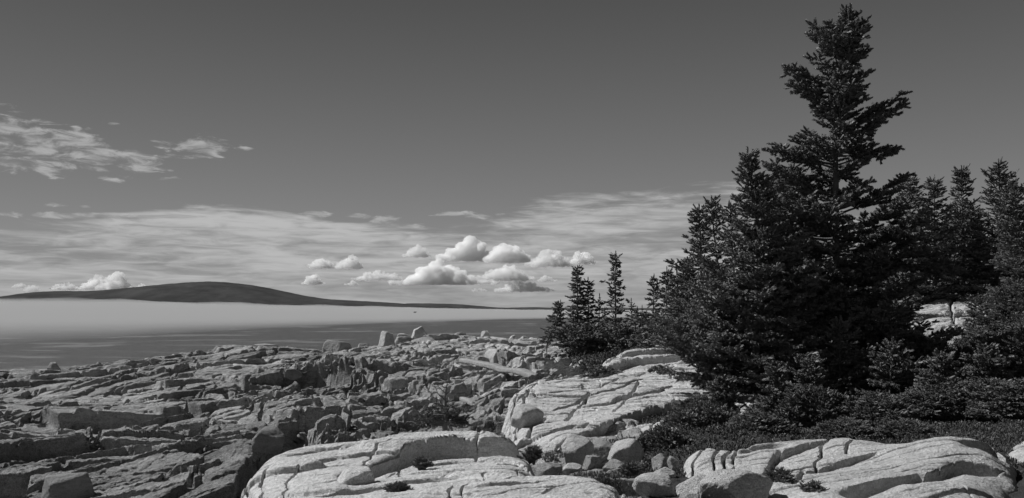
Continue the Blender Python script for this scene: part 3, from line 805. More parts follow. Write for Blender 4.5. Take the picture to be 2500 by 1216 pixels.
# ------------------------------------------------------------------ boulders
def ico(sub):
    import bmesh
    bm = bmesh.new(); bmesh.ops.create_icosphere(bm, subdivisions=sub, radius=1.0)
    v = np.array([q.co[:] for q in bm.verts]); f = np.array([[a.index for a in p.verts] for p in bm.faces]); bm.free()
    return v, f
ICO5, ICO6 = ico(5), ico(6)
def boulder(label, px, py, D, w, h, depth=None, angular=1.0, seed=0, rz=0.0, mat=None, name='boulder', group=None, planes=15, tip=None, cat='boulder', sink=.25):
    """px,py: middle of the base line in the photo, w,h: size in photo pixels"""
    r = np.random.default_rng(seed + 500)
    V, Fc = ICO5 if w < 160 else ICO6
    W, H = w * D / F / 2, h * D / F
    dp = (depth if depth else .8) * W
    if angular > 0:
        N = r.normal(size=(planes, 3)); N /= np.linalg.norm(N, axis=1)[:, None]
        if angular < .8:
            N = np.r_[N, [[0, 0, 1], [0, 0, -1], [1, 0, 0], [-1, 0, 0], [0, 1, 0], [0, -1, 0]]]
        else: N = np.r_[N, [[0, 0, 1], [1, 0, .1], [-1, .1, .15], [0, -1, .2], [0, 1, 0], [0, 0, -1]] + r.normal(size=(6, 3)) * .16]
        N /= np.linalg.norm(N, axis=1)[:, None]
        ga = np.arange(70) * 2.39996; gz_ = 1 - (np.arange(70) + .5) / 35.0; gr = np.sqrt(1 - gz_ ** 2)
        CAP = np.c_[gr * np.cos(ga), gr * np.sin(ga), gz_]
        off = np.r_[r.uniform(.66, 1.0, planes), r.uniform(.78, .92, 6) + (.25 if angular < .8 else 0)]
        N = np.r_[N, CAP]; off = np.r_[off, np.full(70, 1.16 if angular < .8 else 1.25)]
        dots = V @ N.T
        rad = np.where(dots > .05, off / np.maximum(dots, .05), 9.0)
        kk = 30 * max(angular, .5)
        kk = 30 * max(angular, .75)
        rr = -np.log(np.exp(-kk * np.minimum(rad, 3)).sum(1)) / kk
    else:
        rr = np.ones(len(V))
    p = V * rr[:, None]
    a, b, c = V[:, 0] * 2 + seed, V[:, 1] * 2, V[:, 2] * 2
    lump = fbm(a, b + c * 1.3, 3, seed) * .5 + fbm(c + 4, a - b, 3, seed + 3) * .5
    fine = fbm(a * 5, b * 5 + c * 6, 4, seed + 6)
    p = p * (1 + (.05 + .12 * (angular == 0)) * lump + .030 * fine)[:, None]
    if angular == 0: p = np.sign(p) * np.abs(p) ** .85
    mn, mx = p.min(0), p.max(0)
    p = (p - (mn + mx) / 2) / ((mx - mn) / 2)
    if tip is not None:
        p[:, 0] += tip * (p[:, 2] + 1) / 2
        p[:, 0] *= (1 - .42 * np.clip((p[:, 2] + 1) / 2, 0, 1)); p[:, 1] *= (1 - .4 * np.clip((p[:, 2] + 1) / 2, 0, 1))
    Hs = H * (1 + sink) / 2
    co = np.c_[p[:, 0] * W, p[:, 1] * dp, p[:, 2] * Hs + Hs - H * sink]
    o = mesh_obj(name, co, Fc, mat or M_BOULDER, ngon=3)
    base = at(px, py, D)
    if D > 20: base.z = min(max(base.z, float(ground_z(np.array([[base.x]]), np.array([[D * 1.0]]))[0, 0])), base.z + 6 * D / F)
    o.location = base; o.rotation_euler = (0, 0, rz)
    tag(o, label, cat, group)
    return o
g1 = 'boulders on the far skyline of the shore'
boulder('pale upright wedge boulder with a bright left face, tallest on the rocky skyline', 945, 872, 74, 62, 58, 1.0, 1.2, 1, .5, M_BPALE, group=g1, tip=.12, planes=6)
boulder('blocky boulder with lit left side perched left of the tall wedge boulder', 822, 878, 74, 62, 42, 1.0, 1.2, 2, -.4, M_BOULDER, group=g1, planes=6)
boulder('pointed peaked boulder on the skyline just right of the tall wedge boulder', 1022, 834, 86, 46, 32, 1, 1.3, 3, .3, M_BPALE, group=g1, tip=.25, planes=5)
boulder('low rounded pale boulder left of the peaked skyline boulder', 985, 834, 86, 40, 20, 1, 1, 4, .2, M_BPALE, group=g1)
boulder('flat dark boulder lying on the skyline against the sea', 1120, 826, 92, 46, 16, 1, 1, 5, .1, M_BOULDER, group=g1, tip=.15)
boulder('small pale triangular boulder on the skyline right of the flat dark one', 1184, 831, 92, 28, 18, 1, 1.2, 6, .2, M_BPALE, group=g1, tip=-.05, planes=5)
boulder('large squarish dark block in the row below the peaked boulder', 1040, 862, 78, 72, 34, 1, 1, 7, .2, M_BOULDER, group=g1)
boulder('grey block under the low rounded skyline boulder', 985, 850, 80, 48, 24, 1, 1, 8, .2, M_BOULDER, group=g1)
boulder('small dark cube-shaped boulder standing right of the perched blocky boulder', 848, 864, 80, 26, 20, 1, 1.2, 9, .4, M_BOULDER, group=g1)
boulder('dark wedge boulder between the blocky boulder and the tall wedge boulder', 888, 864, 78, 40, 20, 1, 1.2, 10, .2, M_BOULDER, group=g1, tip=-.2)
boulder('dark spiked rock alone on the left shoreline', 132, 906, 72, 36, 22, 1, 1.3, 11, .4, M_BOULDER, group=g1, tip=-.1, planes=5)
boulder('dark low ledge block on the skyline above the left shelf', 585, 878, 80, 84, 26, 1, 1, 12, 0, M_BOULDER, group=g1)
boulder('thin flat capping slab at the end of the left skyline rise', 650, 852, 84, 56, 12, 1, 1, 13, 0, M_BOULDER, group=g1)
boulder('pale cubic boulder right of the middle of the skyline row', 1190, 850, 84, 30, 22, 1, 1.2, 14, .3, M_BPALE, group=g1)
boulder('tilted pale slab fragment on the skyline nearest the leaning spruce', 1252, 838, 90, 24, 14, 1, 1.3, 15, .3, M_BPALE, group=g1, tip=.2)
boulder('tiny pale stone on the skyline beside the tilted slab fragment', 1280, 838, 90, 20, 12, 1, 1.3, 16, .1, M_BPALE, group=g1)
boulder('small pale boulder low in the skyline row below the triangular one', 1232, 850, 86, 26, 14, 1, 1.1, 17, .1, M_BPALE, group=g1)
g2 = 'blocks lying on the jointed shelf'
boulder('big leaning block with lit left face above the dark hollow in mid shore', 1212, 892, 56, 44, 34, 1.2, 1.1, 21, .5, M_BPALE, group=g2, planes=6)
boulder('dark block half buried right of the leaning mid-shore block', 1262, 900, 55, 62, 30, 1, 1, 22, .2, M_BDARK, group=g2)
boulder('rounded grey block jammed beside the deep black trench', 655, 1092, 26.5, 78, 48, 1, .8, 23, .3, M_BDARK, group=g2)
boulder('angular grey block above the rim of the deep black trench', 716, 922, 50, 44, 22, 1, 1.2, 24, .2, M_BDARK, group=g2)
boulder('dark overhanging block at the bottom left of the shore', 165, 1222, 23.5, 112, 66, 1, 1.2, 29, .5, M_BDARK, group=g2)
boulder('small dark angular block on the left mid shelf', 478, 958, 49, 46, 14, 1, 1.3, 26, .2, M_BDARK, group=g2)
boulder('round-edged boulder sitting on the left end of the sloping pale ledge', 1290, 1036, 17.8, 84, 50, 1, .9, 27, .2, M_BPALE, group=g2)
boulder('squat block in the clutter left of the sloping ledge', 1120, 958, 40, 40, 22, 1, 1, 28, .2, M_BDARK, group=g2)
def slab_beam(label, p0, p1, thick, seed, mat):
    a, b = at(*p0), at(*p1); n = 90; t = np.linspace(0, 1, n)
    ax = np.array(b - a); L = np.linalg.norm(ax); ax /= L
    sd = np.cross(ax, [0, 0, 1.0]); sd /= np.linalg.norm(sd); up = np.cross(sd, ax)
    ang = np.linspace(0, 2 * math.pi, 20, endpoint=False)
    c, s_ = np.cos(ang), np.sin(ang); sq = np.maximum(np.abs(c), np.abs(s_)) ** .8; c, s_ = c / sq, s_ / sq
    T, A = np.meshgrid(t, ang, indexing='ij')
    rr = thick * (.9 + .25 * fbm(T * L / .9, A * 0 + seed, 3, seed)) * np.clip(np.minimum(T, 1 - T) * L / thick * 1.4 + .15, 0, 1) ** .5
    for k in np.random.default_rng(seed).uniform(.1, .9, 5): rr = rr * (1 - .22 * np.exp(-((T - k) * L / .05) ** 2))
    rr = rr * (1 + .07 * fbm(T * L / .25, np.cos(A) * 2 + np.sin(A) * 3, 3, seed + 4))
    co = np.array(a - a) + T[..., None] * L * ax + (rr * c[None])[..., None] * sd * 1.2 + (rr * s_[None] * .7)[..., None] * up + (.10 * fbm(T * L / 2.5, T * 0, 2, seed + 8))[..., None] * up
    i = np.arange(n * 20).reshape(n, 20)
    f = np.stack([i[:-1], np.roll(i[:-1], -1, 1), np.roll(i[1:], -1, 1), i[1:]], -1).reshape(-1, 4)
    o = mesh_obj('rock_slab', co.reshape(-1, 3), f, mat); o.location = a
    return tag(o, label, 'rock slab', kind='thing')
slab_beam('long straight log-like slab of rock slanting down to the right across the mid shore', (1128, 878, 50), (1312, 920, 38), .20, 5, M_BOULDER)
slab_beam('shorter narrow slab of rock slanting down beside the stunted tree', (1128, 972, 33), (1212, 1008, 27.5), .12, 8, M_BOULDER)
g3 = 'boulders in the gap between the pale ledges'
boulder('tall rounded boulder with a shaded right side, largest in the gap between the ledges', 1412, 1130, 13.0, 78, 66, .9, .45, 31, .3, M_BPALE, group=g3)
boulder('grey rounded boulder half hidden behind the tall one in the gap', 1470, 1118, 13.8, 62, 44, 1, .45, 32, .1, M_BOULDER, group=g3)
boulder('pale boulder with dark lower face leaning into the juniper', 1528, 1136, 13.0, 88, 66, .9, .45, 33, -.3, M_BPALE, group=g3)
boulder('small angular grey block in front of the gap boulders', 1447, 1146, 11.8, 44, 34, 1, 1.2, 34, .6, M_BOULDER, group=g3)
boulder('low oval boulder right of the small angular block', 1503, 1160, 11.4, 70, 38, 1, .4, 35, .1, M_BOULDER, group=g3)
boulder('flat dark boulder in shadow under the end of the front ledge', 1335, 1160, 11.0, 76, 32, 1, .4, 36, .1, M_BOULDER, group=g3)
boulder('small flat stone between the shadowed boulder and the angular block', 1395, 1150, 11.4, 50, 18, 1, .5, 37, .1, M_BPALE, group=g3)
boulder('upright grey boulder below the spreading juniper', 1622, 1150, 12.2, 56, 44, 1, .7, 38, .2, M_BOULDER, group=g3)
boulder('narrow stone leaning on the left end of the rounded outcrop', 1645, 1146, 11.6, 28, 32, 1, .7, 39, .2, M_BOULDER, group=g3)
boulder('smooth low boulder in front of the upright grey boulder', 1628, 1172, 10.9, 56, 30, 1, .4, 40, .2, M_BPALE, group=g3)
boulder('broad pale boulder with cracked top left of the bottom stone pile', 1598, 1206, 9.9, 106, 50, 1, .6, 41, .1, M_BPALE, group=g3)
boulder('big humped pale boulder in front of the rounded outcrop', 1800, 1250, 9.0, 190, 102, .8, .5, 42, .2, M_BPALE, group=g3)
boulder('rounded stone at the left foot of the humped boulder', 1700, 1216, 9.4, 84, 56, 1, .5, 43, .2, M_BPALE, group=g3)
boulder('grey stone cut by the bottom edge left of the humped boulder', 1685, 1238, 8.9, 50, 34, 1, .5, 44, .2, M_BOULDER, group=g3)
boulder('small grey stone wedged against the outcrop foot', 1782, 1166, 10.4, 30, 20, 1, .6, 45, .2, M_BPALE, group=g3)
boulder('squared boulder below the left end of the dark step on the front ledge', 866, 1182, 10.6, 84, 40, 1, 1.3, 47, .35, M_PALE, group='pale granite ledges', planes=5)

# ------------------------------------------------------------------ spruces
def tube(pts, rad, sides=6):
    pts = np.asarray(pts, float); n = len(pts); rad = np.asarray(rad, float)
    t = np.gradient(pts, axis=0); t /= np.linalg.norm(t, axis=1)[:, None] + 1e-9
    ref = np.where(np.abs(t[:, 2:3]) < .9, [[0, 0, 1.0]], [[1.0, 0, 0]])
    a = np.cross(t, ref); a /= np.linalg.norm(a, axis=1)[:, None] + 1e-9
    b = np.cross(t, a)
    ang = np.arange(sides) * 2 * math.pi / sides
    ring = pts[:, None] + rad[:, None, None] * (np.cos(ang)[None, :, None] * a[:, None] + np.sin(ang)[None, :, None] * b[:, None])
    i = np.arange(n * sides).reshape(n, sides)
    f = np.stack([i[:-1], np.roll(i[:-1], -1, 1), np.roll(i[1:], -1, 1), i[1:]], -1).reshape(-1, 4)
    return ring.reshape(-1, 3), f
class Bag:
    def __init__(s): s.v, s.f, s.n = [], [], 0
    def add(s, v, f):
        s.v.append(v); s.f.append(f + s.n); s.n += len(v)
    def get(s): return np.concatenate(s.v), np.concatenate(s.f)
def shoot_template(rng, nb=16, blade=.30):
    """one bottle-brush shoot of needles: unit length along z, radius about 1"""
    V, T = [], []
    for i in range(nb):
        t = (i + rng.uniform(0, 1)) / nb
        ph = i * 2.4 + rng.uniform(-.4, .4)
        d = np.array([math.cos(ph), math.sin(ph), 0]); s = np.array([-math.sin(ph), math.cos(ph), 0])
        z0 = t * .88; rr = (.75 + .3 * rng.uniform()) * (1.0 - .18 * t)
        wz = .11
        k = len(V)
        V += [s * -blade * .7 + np.array([0, 0, z0]), s * blade * .7 + np.array([0, 0, z0 + wz]), d * rr + np.array([0, 0, min(z0 + .17, 1.03)])]
        T.append((k, k + 1, k + 2))
    k = len(V)                                   # core
    for z, r_ in ((0, .32), (.75, .52)):
        for a in range(3): V.append(np.array([math.cos(a * 2.094) * r_, math.sin(a * 2.094) * r_, z]))
    V.append(np.array([0, 0, 1.0]))
    for a in range(3):
        b = (a + 1) % 3
        T += [(k + a, k + b, k + 3 + b), (k + a, k + 3 + b, k + 3 + a), (k + 3 + a, k + 3 + b, k + 6)]
    return np.array(V), np.array(T)
_tr = np.random.default_rng(5)
TEMPL = [shoot_template(_tr) for _ in range(4)]
TEMPL_LO = [shoot_template(_tr, 9, .45) for _ in range(4)]
def shoots_mesh(base, dirs, length, radius, rng, lo=False):
    """place one shoot per row"""
    base = np.asarray(base); dirs = np.asarray(dirs); dirs = dirs / (np.linalg.norm(dirs, axis=1)[:, None] + 1e-9)
    n = len(base)
    ref = np.where(np.abs(dirs[:, 2:3]) < .9, [[0, 0, 1.0]], [[1.0, 0, 0]])
    a = np.cross(dirs, ref); a /= np.linalg.norm(a, axis=1)[:, None]
    b = np.cross(dirs, a)
    ph = rng.uniform(0, 6.28, n)[:, None]
    a, b = a * np.cos(ph) + b * np.sin(ph), b * np.cos(ph) - a * np.sin(ph)
    bag = Bag(); T = TEMPL_LO if lo else TEMPL
    which = rng.integers(0, len(T), n)
    for k, (V, Fc) in enumerate(T):
        m = which == k
        if not m.any(): continue
        B, L, rr = base[m], length[m], radius[m]
        v = B[:, None] + V[None, :, 2:3] * (dirs[m] * L[:, None])[:, None] + V[None, :, 0:1] * (a[m] * rr[:, None])[:, None] + V[None, :, 1:2] * (b[m] * rr[:, None])[:, None]
        f = Fc[None] + (np.arange(m.sum()) * len(V))[:, None, None]
        bag.add(v.reshape(-1, 3), f.reshape(-1, 3))
    return bag.get()

def foliate_branch(P, L, t0, rng, sl, sr, sp, out, side=.5, droop=0.0, fullness=1.0):
    """P: polyline (n,3) of a branch; appends shoot bases/dirs"""
    n = len(P); cum = np.linspace(0, 1, n)
    k = max(2, int(L * (1 - t0) / sp))
    t = np.sort(t0 + (1 - t0) * (np.arange(k) + rng.uniform(0, 1, k)) / k)
    pos = np.stack([np.interp(t, cum, P[:, i]) for i in range(3)], -1)
    tan = np.stack([np.interp(t, cum[:-1], np.diff(P[:, i])) for i in range(3)], -1); tan /= np.linalg.norm(tan, axis=1)[:, None] + 1e-9
    up = np.array([0, 0, 1.0])
    lat = np.cross(tan, up); lat /= np.linalg.norm(lat, axis=1)[:, None] + 1e-9
    bs, ds, ls = [], [], []
    for sgn in (-1, 1):
        bl = (side * L * (1 - t) ** .8 * .75 + sl * min(1.1, L * .7 / sl * .35)) * rng.uniform(.45, 1.2, k)
        ang = rng.uniform(.65, 1.15, k)
        d = tan * np.cos(ang)[:, None] + sgn * lat * np.sin(ang)[:, None]
        d[:, 2] += rng.normal(0, .16, k) - droop
        d /= np.linalg.norm(d, axis=1)[:, None]
        m = rng.uniform(0, 1, k) < fullness
        bs.append(pos[m]); ds.append(d[m]); ls.append(bl[m])
    B, Dm, Lb = np.concatenate(bs), np.concatenate(ds), np.concatenate(ls)
    # shoots along each branchlet
    mx = int(max(2, Lb.max() / (sl * .62))) + 1 if len(Lb) else 0
    if not mx: return B, Dm, Lb
    for j in range(mx):
        q = (j + .3) * sl * .62
        m = q < Lb
        if not m.any(): break
        nb = m.sum()
        l2 = np.cross(Dm[m], up); l2 /= np.linalg.norm(l2, axis=1)[:, None] + 1e-9
        for sgn in (-1, 1):
            a = rng.uniform(.35, .95, nb)
            d = Dm[m] * np.cos(a)[:, None] + sgn * l2 * np.sin(a)[:, None]
            d[:, 2] += rng.normal(.12, .28, nb)
            out[0].append(B[m] + Dm[m] * q + rng.normal(0, sl * .06, (nb, 3))); out[1].append(d)
            out[2].append(sl * rng.uniform(.65, 1.2, nb)); out[3].append(sr * rng.uniform(.8, 1.15, nb))
    out[0].append(B + Dm * Lb[:, None] * .9); out[1].append(Dm + rng.normal(0, .15, Dm.shape)); out[2].append(sl * rng.uniform(.8, 1.2, len(B))); out[3].append(sr * np.ones(len(B)))
    out[0].append(P[-1:] - (P[-1:] - P[-2:-1]) * .2); out[1].append((P[-1:] - P[-2:-1])); out[2].append(np.array([sl * 1.2])); out[3].append(np.array([sr]))
    return B, Dm, Lb

def spruce(label, px, base_y, top, D, prof, nb, seed, sl=.17, sr=.05, sp=.13, group=None, name='spruce_tree', lean=None, extra=(), bare=0.0, slope=(.75, .05), side=.5, lo=False, mat=None,
           full=1.0, trunk_r=None, inner=.2, dead=0, base_z=None, gaps=None):
    """px/base_y: trunk foot in the photo, top: (px,py), prof: [(py, left px, right px)] half widths beside the trunk"""
    rng = np.random.default_rng(seed)
    base = at(px, base_y, D) if base_z is None else Vector((at(px, base_y, D).x, D, base_z))
    tp = at(top[0], top[1], D)
    root = empty(name, base); tag(root, label, 'tree', group)
    H = tp.z - base.z; k = D / F
    def hz(py): return at(px, py, D).z - base.z
    def hz_px(h): return HY - (h + base.z - ZC) / k
    nt = 24
    tt = np.linspace(0, 1, nt)
    tx = (tp.x - base.x) * tt
    if lean: tx = np.interp(tt, [0] + [hz(q[0]) / H for q in lean][::-1] + [1], [0] + [(q[1] - px) * k for q in lean][::-1] + [tp.x - base.x])
    ks = np.hanning(5); ks /= ks.sum(); tx = np.convolve(np.pad(tx, 2, 'edge'), ks, 'valid'); 
    TP = np.c_[tx, .04 * H * np.sin(tt * 5 + seed) * .3, tt * H * 1.0]
    TP[0, 2] = -.6
    tr = trunk_r or H * .014
    bag = Bag()
    v, f = tube(TP, tr * (1 - tt * .93) + .006, 8); bag.add(v, f)
    hs = np.array([hz(q[0]) for q in prof])[::-1]; ll = np.array([q[1] * k for q in prof])[::-1]; rr_ = np.array([q[2] * k for q in prof])[::-1]
    out = ([], [], [], [])
    ph = rng.uniform(0, 6)
    def branch(h, a, L, e0, e1, t0, wig=.06):
        nn = 9; t = np.linspace(0, 1, nn)
        o = np.array([np.interp(h, TP[:, 2], TP[:, 0]), np.interp(h, TP[:, 2], TP[:, 1]), h])
        dh = np.array([math.cos(a), math.sin(a), 0]); lt = np.array([-math.sin(a), math.cos(a), 0])
        P = o + L * (t[:, None] * dh + (wig * np.sin(t * 4 + rng.uniform(0, 6)) * t)[:, None] * lt)
        P[:, 2] += L * (e0 * t + e1 * t * t) + rng.normal(0, .012 * L, nn) * t
        v, f = tube(P, (.10 * tr + .010 * L) * (1 - t * .85) + .003, 4); bag.add(v, f)
        B, Dm, Lb = foliate_branch(P, L, t0, rng, sl, sr, sp, out, side, .02, full)
        # woody branchlets
        if not lo and len(B):
            m = Lb > .3
            for b_, d_, l_ in zip(B[m][::1], Dm[m][::1], Lb[m][::1]):
                v, f = tube(np.array([b_, b_ + d_ * l_ * .9]), np.array([.008, .003]), 3); bag.add(v, f)
    for i in range(nb):
        u = (i + rng.uniform(0, 1)) / nb
        h = H * (bare + (1 - bare) * (1 - (1 - u) ** 1.0)) * .985
        if h > H * .985: continue
        a = ph + i * 2.39996 + rng.normal(0, .25)
        L_, R_ = np.interp(h, hs, ll), np.interp(h, hs, rr_)
        sd = R_ if math.cos(a) > 0 else L_
        mean = (L_ + R_) / 2 * .85
        L = math.hypot(math.cos(a) * sd, math.sin(a) * mean) * rng.uniform(.72, 1.06)
        cl = float(fbm(np.array(h / H * 9 + seed), np.array(math.cos(a) * 1.3 + 3 * math.sin(a)), 2, seed))
        L *= 1 + .75 * cl
        if cl < -.38 and rng.uniform() < .7: continue
        if gaps and any(q0 < hz_px(h) < q1 and rng.uniform() < .62 for q0, q1 in gaps): continue
        L = max(L, sl * .8)
        hf = h / H
        e0 = slope[1] + (slope[0] - slope[1]) * hf ** 2 + rng.normal(0, .10)
        branch(h, a, L, e0 - .10, .22 + .10 * rng.normal(), inner if L > .7 else 0.0)
    for (hy, a, Lpx, e0, e1) in extra:
        branch(hz(hy), a, Lpx * k, e0, e1, .22)
    # leader
    for q in range(6):
        hh = H - sl * (.7 + .55 * q)
        for a in range(3 + q // 2):
            out[0].append(np.array([[np.interp(hh, TP[:, 2], TP[:, 0]), np.interp(hh, TP[:, 2], TP[:, 1]), hh]])); an = a * 2.1 + q
            out[1].append(np.array([[math.cos(an), math.sin(an), 1.1]])); out[2].append(np.array([sl * (.55 + .09 * q)])); out[3].append(np.array([sr * .8]))
    out[0].append(TP[-1:] - [[0, 0, sl * .6]]); out[1].append(np.array([[0, 0, 1.0]])); out[2].append(np.array([sl * 1.5])); out[3].append(np.array([sr]))
    for q in range(dead):                        # bare dead twigs low on the trunk
        h = H * rng.uniform(.03, max(bare, .35)); a = rng.uniform(0, 6.28); L = H * rng.uniform(.05, .13)
        o = np.array([np.interp(h, TP[:, 2], TP[:, 0]), np.interp(h, TP[:, 2], TP[:, 1]), h])
        t = np.linspace(0, 1, 5)[:, None]
        v, f = tube(o + L * t * np.array([math.cos(a), math.sin(a), -.1]) + L * .15 * rng.normal(size=(5, 3)) * t, np.linspace(.012, .003, 5) * (D / 25), 4); bag.add(v, f)
    v, f = bag.get(); mesh_obj('trunk', v, f, M_BARK, root)
    v, f = shoots_mesh(np.concatenate(out[0]), np.concatenate(out[1]), np.concatenate(out[2]), np.concatenate(out[3]), rng, lo)
    mesh_obj('crown', v, f, mat or M_NEEDLE, root, smooth=False, ngon=3)
    print('tree', label[:40], 'shoots', sum(len(q) for q in out[0]), 'tris', len(f))
    return root

# the giant
spruce('tallest spruce, dark and dense, with one long branch reaching right near its top', 2045, 1030, (2078, 22), 25.0,
       [(22, 4, 4), (60, 22, 26), (95, 52, 38), (160, 72, 54), (240, 84, 66), (300, 80, 88), (350, 90, 110), (375, 120, 112), (400, 130, 80), (440, 140, 90), (470, 150, 120), (520, 170, 150), (600, 190, 200), (680, 220, 240), (760, 250, 235),
        (860, 270, 260), (950, 220, 260), (1010, 120, 150)], 235, 11, sl=.19, sr=.068, sp=.15, lean=[(200, 2064), (480, 2060), (700, 2048), (850, 2044)],
       extra=[(330, .12, 175, .42, .22), (345, -.25, 160, .35, .2), (320, .35, 140, .4, .2), (370, .05, 140, -.05, .12), (378, -.2, 130, -.1, .1), (120, 3.0, 78, .55, .3), (130, 3.4, 70, .6, .2), (250, 3.2, 110, .3, .1), (400, 3.1, 165, .18, .05), (410, 3.5, 160, .16, .1), (600, .1, 250, -.1, .0), (640, -.2, 270, -.12, .02)],
       trunk_r=.17, inner=.25, dead=25, gaps=[(375, 490), (305, 345), (185, 210), (530, 560), (640, 665)])
spruce('second tallest spruce, spiky top leaning left of the giant', 1842, 1030, (1822, 372), 22.5,
       [(372, 4, 4), (410, 20, 16), (450, 34, 40), (500, 50, 62), (560, 66, 90), (640, 90, 110), (720, 130, 130), (800, 165, 150), (870, 180, 150), (930, 190, 150), (960, 120, 110)], 155, 12, sl=.17, sr=.058, sp=.14,
       lean=[(450, 1845), (600, 1868), (700, 1872), (850, 1850)], trunk_r=.13, bare=.10, dead=18)
spruce('spruce with rounded double shoulder, filling between the giant and the spiky-topped tree', 1950, 1010, (1930, 410), 27,
       [(410, 5, 5), (450, 40, 60), (520, 70, 80), (620, 90, 100), (760, 120, 120), (900, 130, 130), (980, 80, 80)], 110, 13, sl=.2, sr=.055, sp=.17)
G_LEFT = 'spruces on the left flank of the wood'
spruce('twin-tipped spruce left tip, narrow and twiggy, on the left flank of the wood', 1715, 880, (1707, 508), 34,
       [(508, 3, 3), (540, 14, 12), (600, 24, 26), (680, 50, 40), (760, 90, 80), (860, 100, 90)], 80, 14, sl=.22, sr=.065, sp=.2, group=G_LEFT)
spruce('twin-tipped spruce right tip, gnarled, directly beside its narrower twin', 1765, 890, (1738, 488), 33,
       [(488, 3, 3), (520, 12, 14), (560, 20, 34), (620, 34, 44), (700, 50, 60), (800, 90, 90), (870, 90, 90)], 80, 15, sl=.22, sr=.062, sp=.2, group=G_LEFT, lean=[(560, 1748), (700, 1760)])
spruce('crooked spruce with gaps against the sky between twin tips and spiky top', 1800, 900, (1785, 505), 30,
       [(505, 10, 14), (530, 26, 26), (600, 30, 40), (700, 60, 60), (820, 90, 80)], 60, 16, sl=.2, sr=.058, sp=.2, group=G_LEFT)
spruce('bushy spruce forming the lower left slope of the wood', 1690, 880, (1672, 640), 36,
       [(640, 5, 8), (690, 16, 30), (760, 40, 55), (850, 80, 80)], 70, 17, sl=.24, sr=.07, sp=.22, group=G_LEFT)
spruce('broad low spruce whose boughs droop over the pale sloping ledge', 1770, 985, (1745, 700), 24,
       [(700, 12, 20), (760, 50, 50), (830, 85, 70), (900, 110, 80), (960, 60, 60)], 80, 18, sl=.19, sr=.05, sp=.16, group=G_LEFT)

# far group on the point
G_PT = 'thin spruces on the point'
spruce('tallest thin spruce on the point, bare-stemmed with short tufted branches', 1503, 850, (1503, 620), 62,
       [(620, 2, 2), (640, 11, 9), (665, 15, 15), (690, 20, 11), (720, 12, 14), (745, 20, 18), (760, 27, 26), (790, 33, 30), (840, 30, 27)], 60, 31, sl=.30, sr=.085, sp=.26, group=G_PT, lo=True, mat=M_NEEDLE_FAR, slope=(.3, .0), side=.28, inner=.0)
spruce('dense layered spruce, second tallest on the point', 1410, 850, (1410, 655), 64,
       [(655, 2, 2), (680, 11, 9), (710, 18, 14), (750, 23, 17), (790, 26, 23), (840, 30, 30)], 76, 32, sl=.30, sr=.085, sp=.26, group=G_PT, lo=True, mat=M_NEEDLE_FAR, slope=(.3, .0), side=.28, inner=.0)
spruce('slim spruce with a tufted head directly right of the dense layered one', 1436, 850, (1436, 684), 64,
       [(684, 3, 3), (700, 8, 8), (730, 11, 12), (780, 18, 20), (840, 23, 23)], 46, 33, sl=.30, sr=.085, sp=.28, group=G_PT, lo=True, mat=M_NEEDLE_FAR, slope=(.3, .0), side=.28, inner=.0)
spruce('short sparse spruce leaning slightly, right of the tufted-headed one', 1462, 850, (1464, 723), 64,
       [(723, 2, 2), (745, 9, 8), (790, 14, 14), (840, 20, 20)], 22, 34, sl=.28, sr=.08, sp=.3, group=G_PT, lo=True, mat=M_NEEDLE_FAR, slope=(.3, .0), side=.28, inner=.0)
spruce('wind-bent spruce leaning right at the left end of the point', 1334, 838, (1369, 740), 60,
       [(740, 2, 2), (760, 9, 9), (780, 15, 18), (800, 23, 20), (815, 17, 12)], 36, 35, sl=.28, sr=.08, sp=.24, group=G_PT, lo=True, mat=M_NEEDLE_FAR, slope=(.3, .0), side=.35, inner=.0, lean=[(800, 1352)])
spruce('narrow pointed spruce left of the wood, first of a stepped pair', 1594, 850, (1597, 677), 56,
       [(677, 2, 2), (700, 8, 8), (730, 14, 14), (770, 20, 20), (840, 30, 30)], 40, 36, sl=.28, sr=.08, sp=.24, group=G_PT, lo=True, mat=M_NEEDLE_FAR, slope=(.3, .0), side=.28, inner=.0)
spruce('taller narrow spruce of the stepped pair, beside the wood', 1628, 850, (1628, 659), 54,
       [(659, 2, 2), (680, 8, 9), (720, 14, 14), (770, 23, 23), (840, 34, 34)], 44, 37, sl=.28, sr=.08, sp=.24, group=G_PT, lo=True, mat=M_NEEDLE_FAR, slope=(.3, .0), side=.28, inner=.0)
spruce('flat-topped bare spruce tip between the stepped pair and the wood', 1652, 850, (1652, 668), 50,
       [(668, 8, 11), (690, 9, 8), (730, 11, 11), (780, 26, 23), (840, 34, 34)], 26, 38, sl=.34, sr=.10, sp=.34, group=G_PT, lo=True, mat=M_NEEDLE_FAR, slope=(.2, .0), side=.28, inner=.0)
for i, (x, ty, lab) in enumerate(((1541, 735, 'slender dead-looking sapling right of the tallest thin spruce'), (1556, 755, 'short sapling between the slender one and the stepped pair'),
                                  (1568, 752, 'thin short sapling next to the stepped pair'), (1477, 756, 'wispy sapling between the sparse spruce and the tallest thin one'))):
    spruce(lab, x, 850, (x, ty), 62, [(ty, 2, 2), (ty + 30, 6, 6), (850, 16, 16)], 16, 50 + i, sl=.26, sr=.07, sp=.5, group=G_PT, lo=True, mat=M_NEEDLE_FAR, slope=(.3, .0), side=.2, inner=.0)
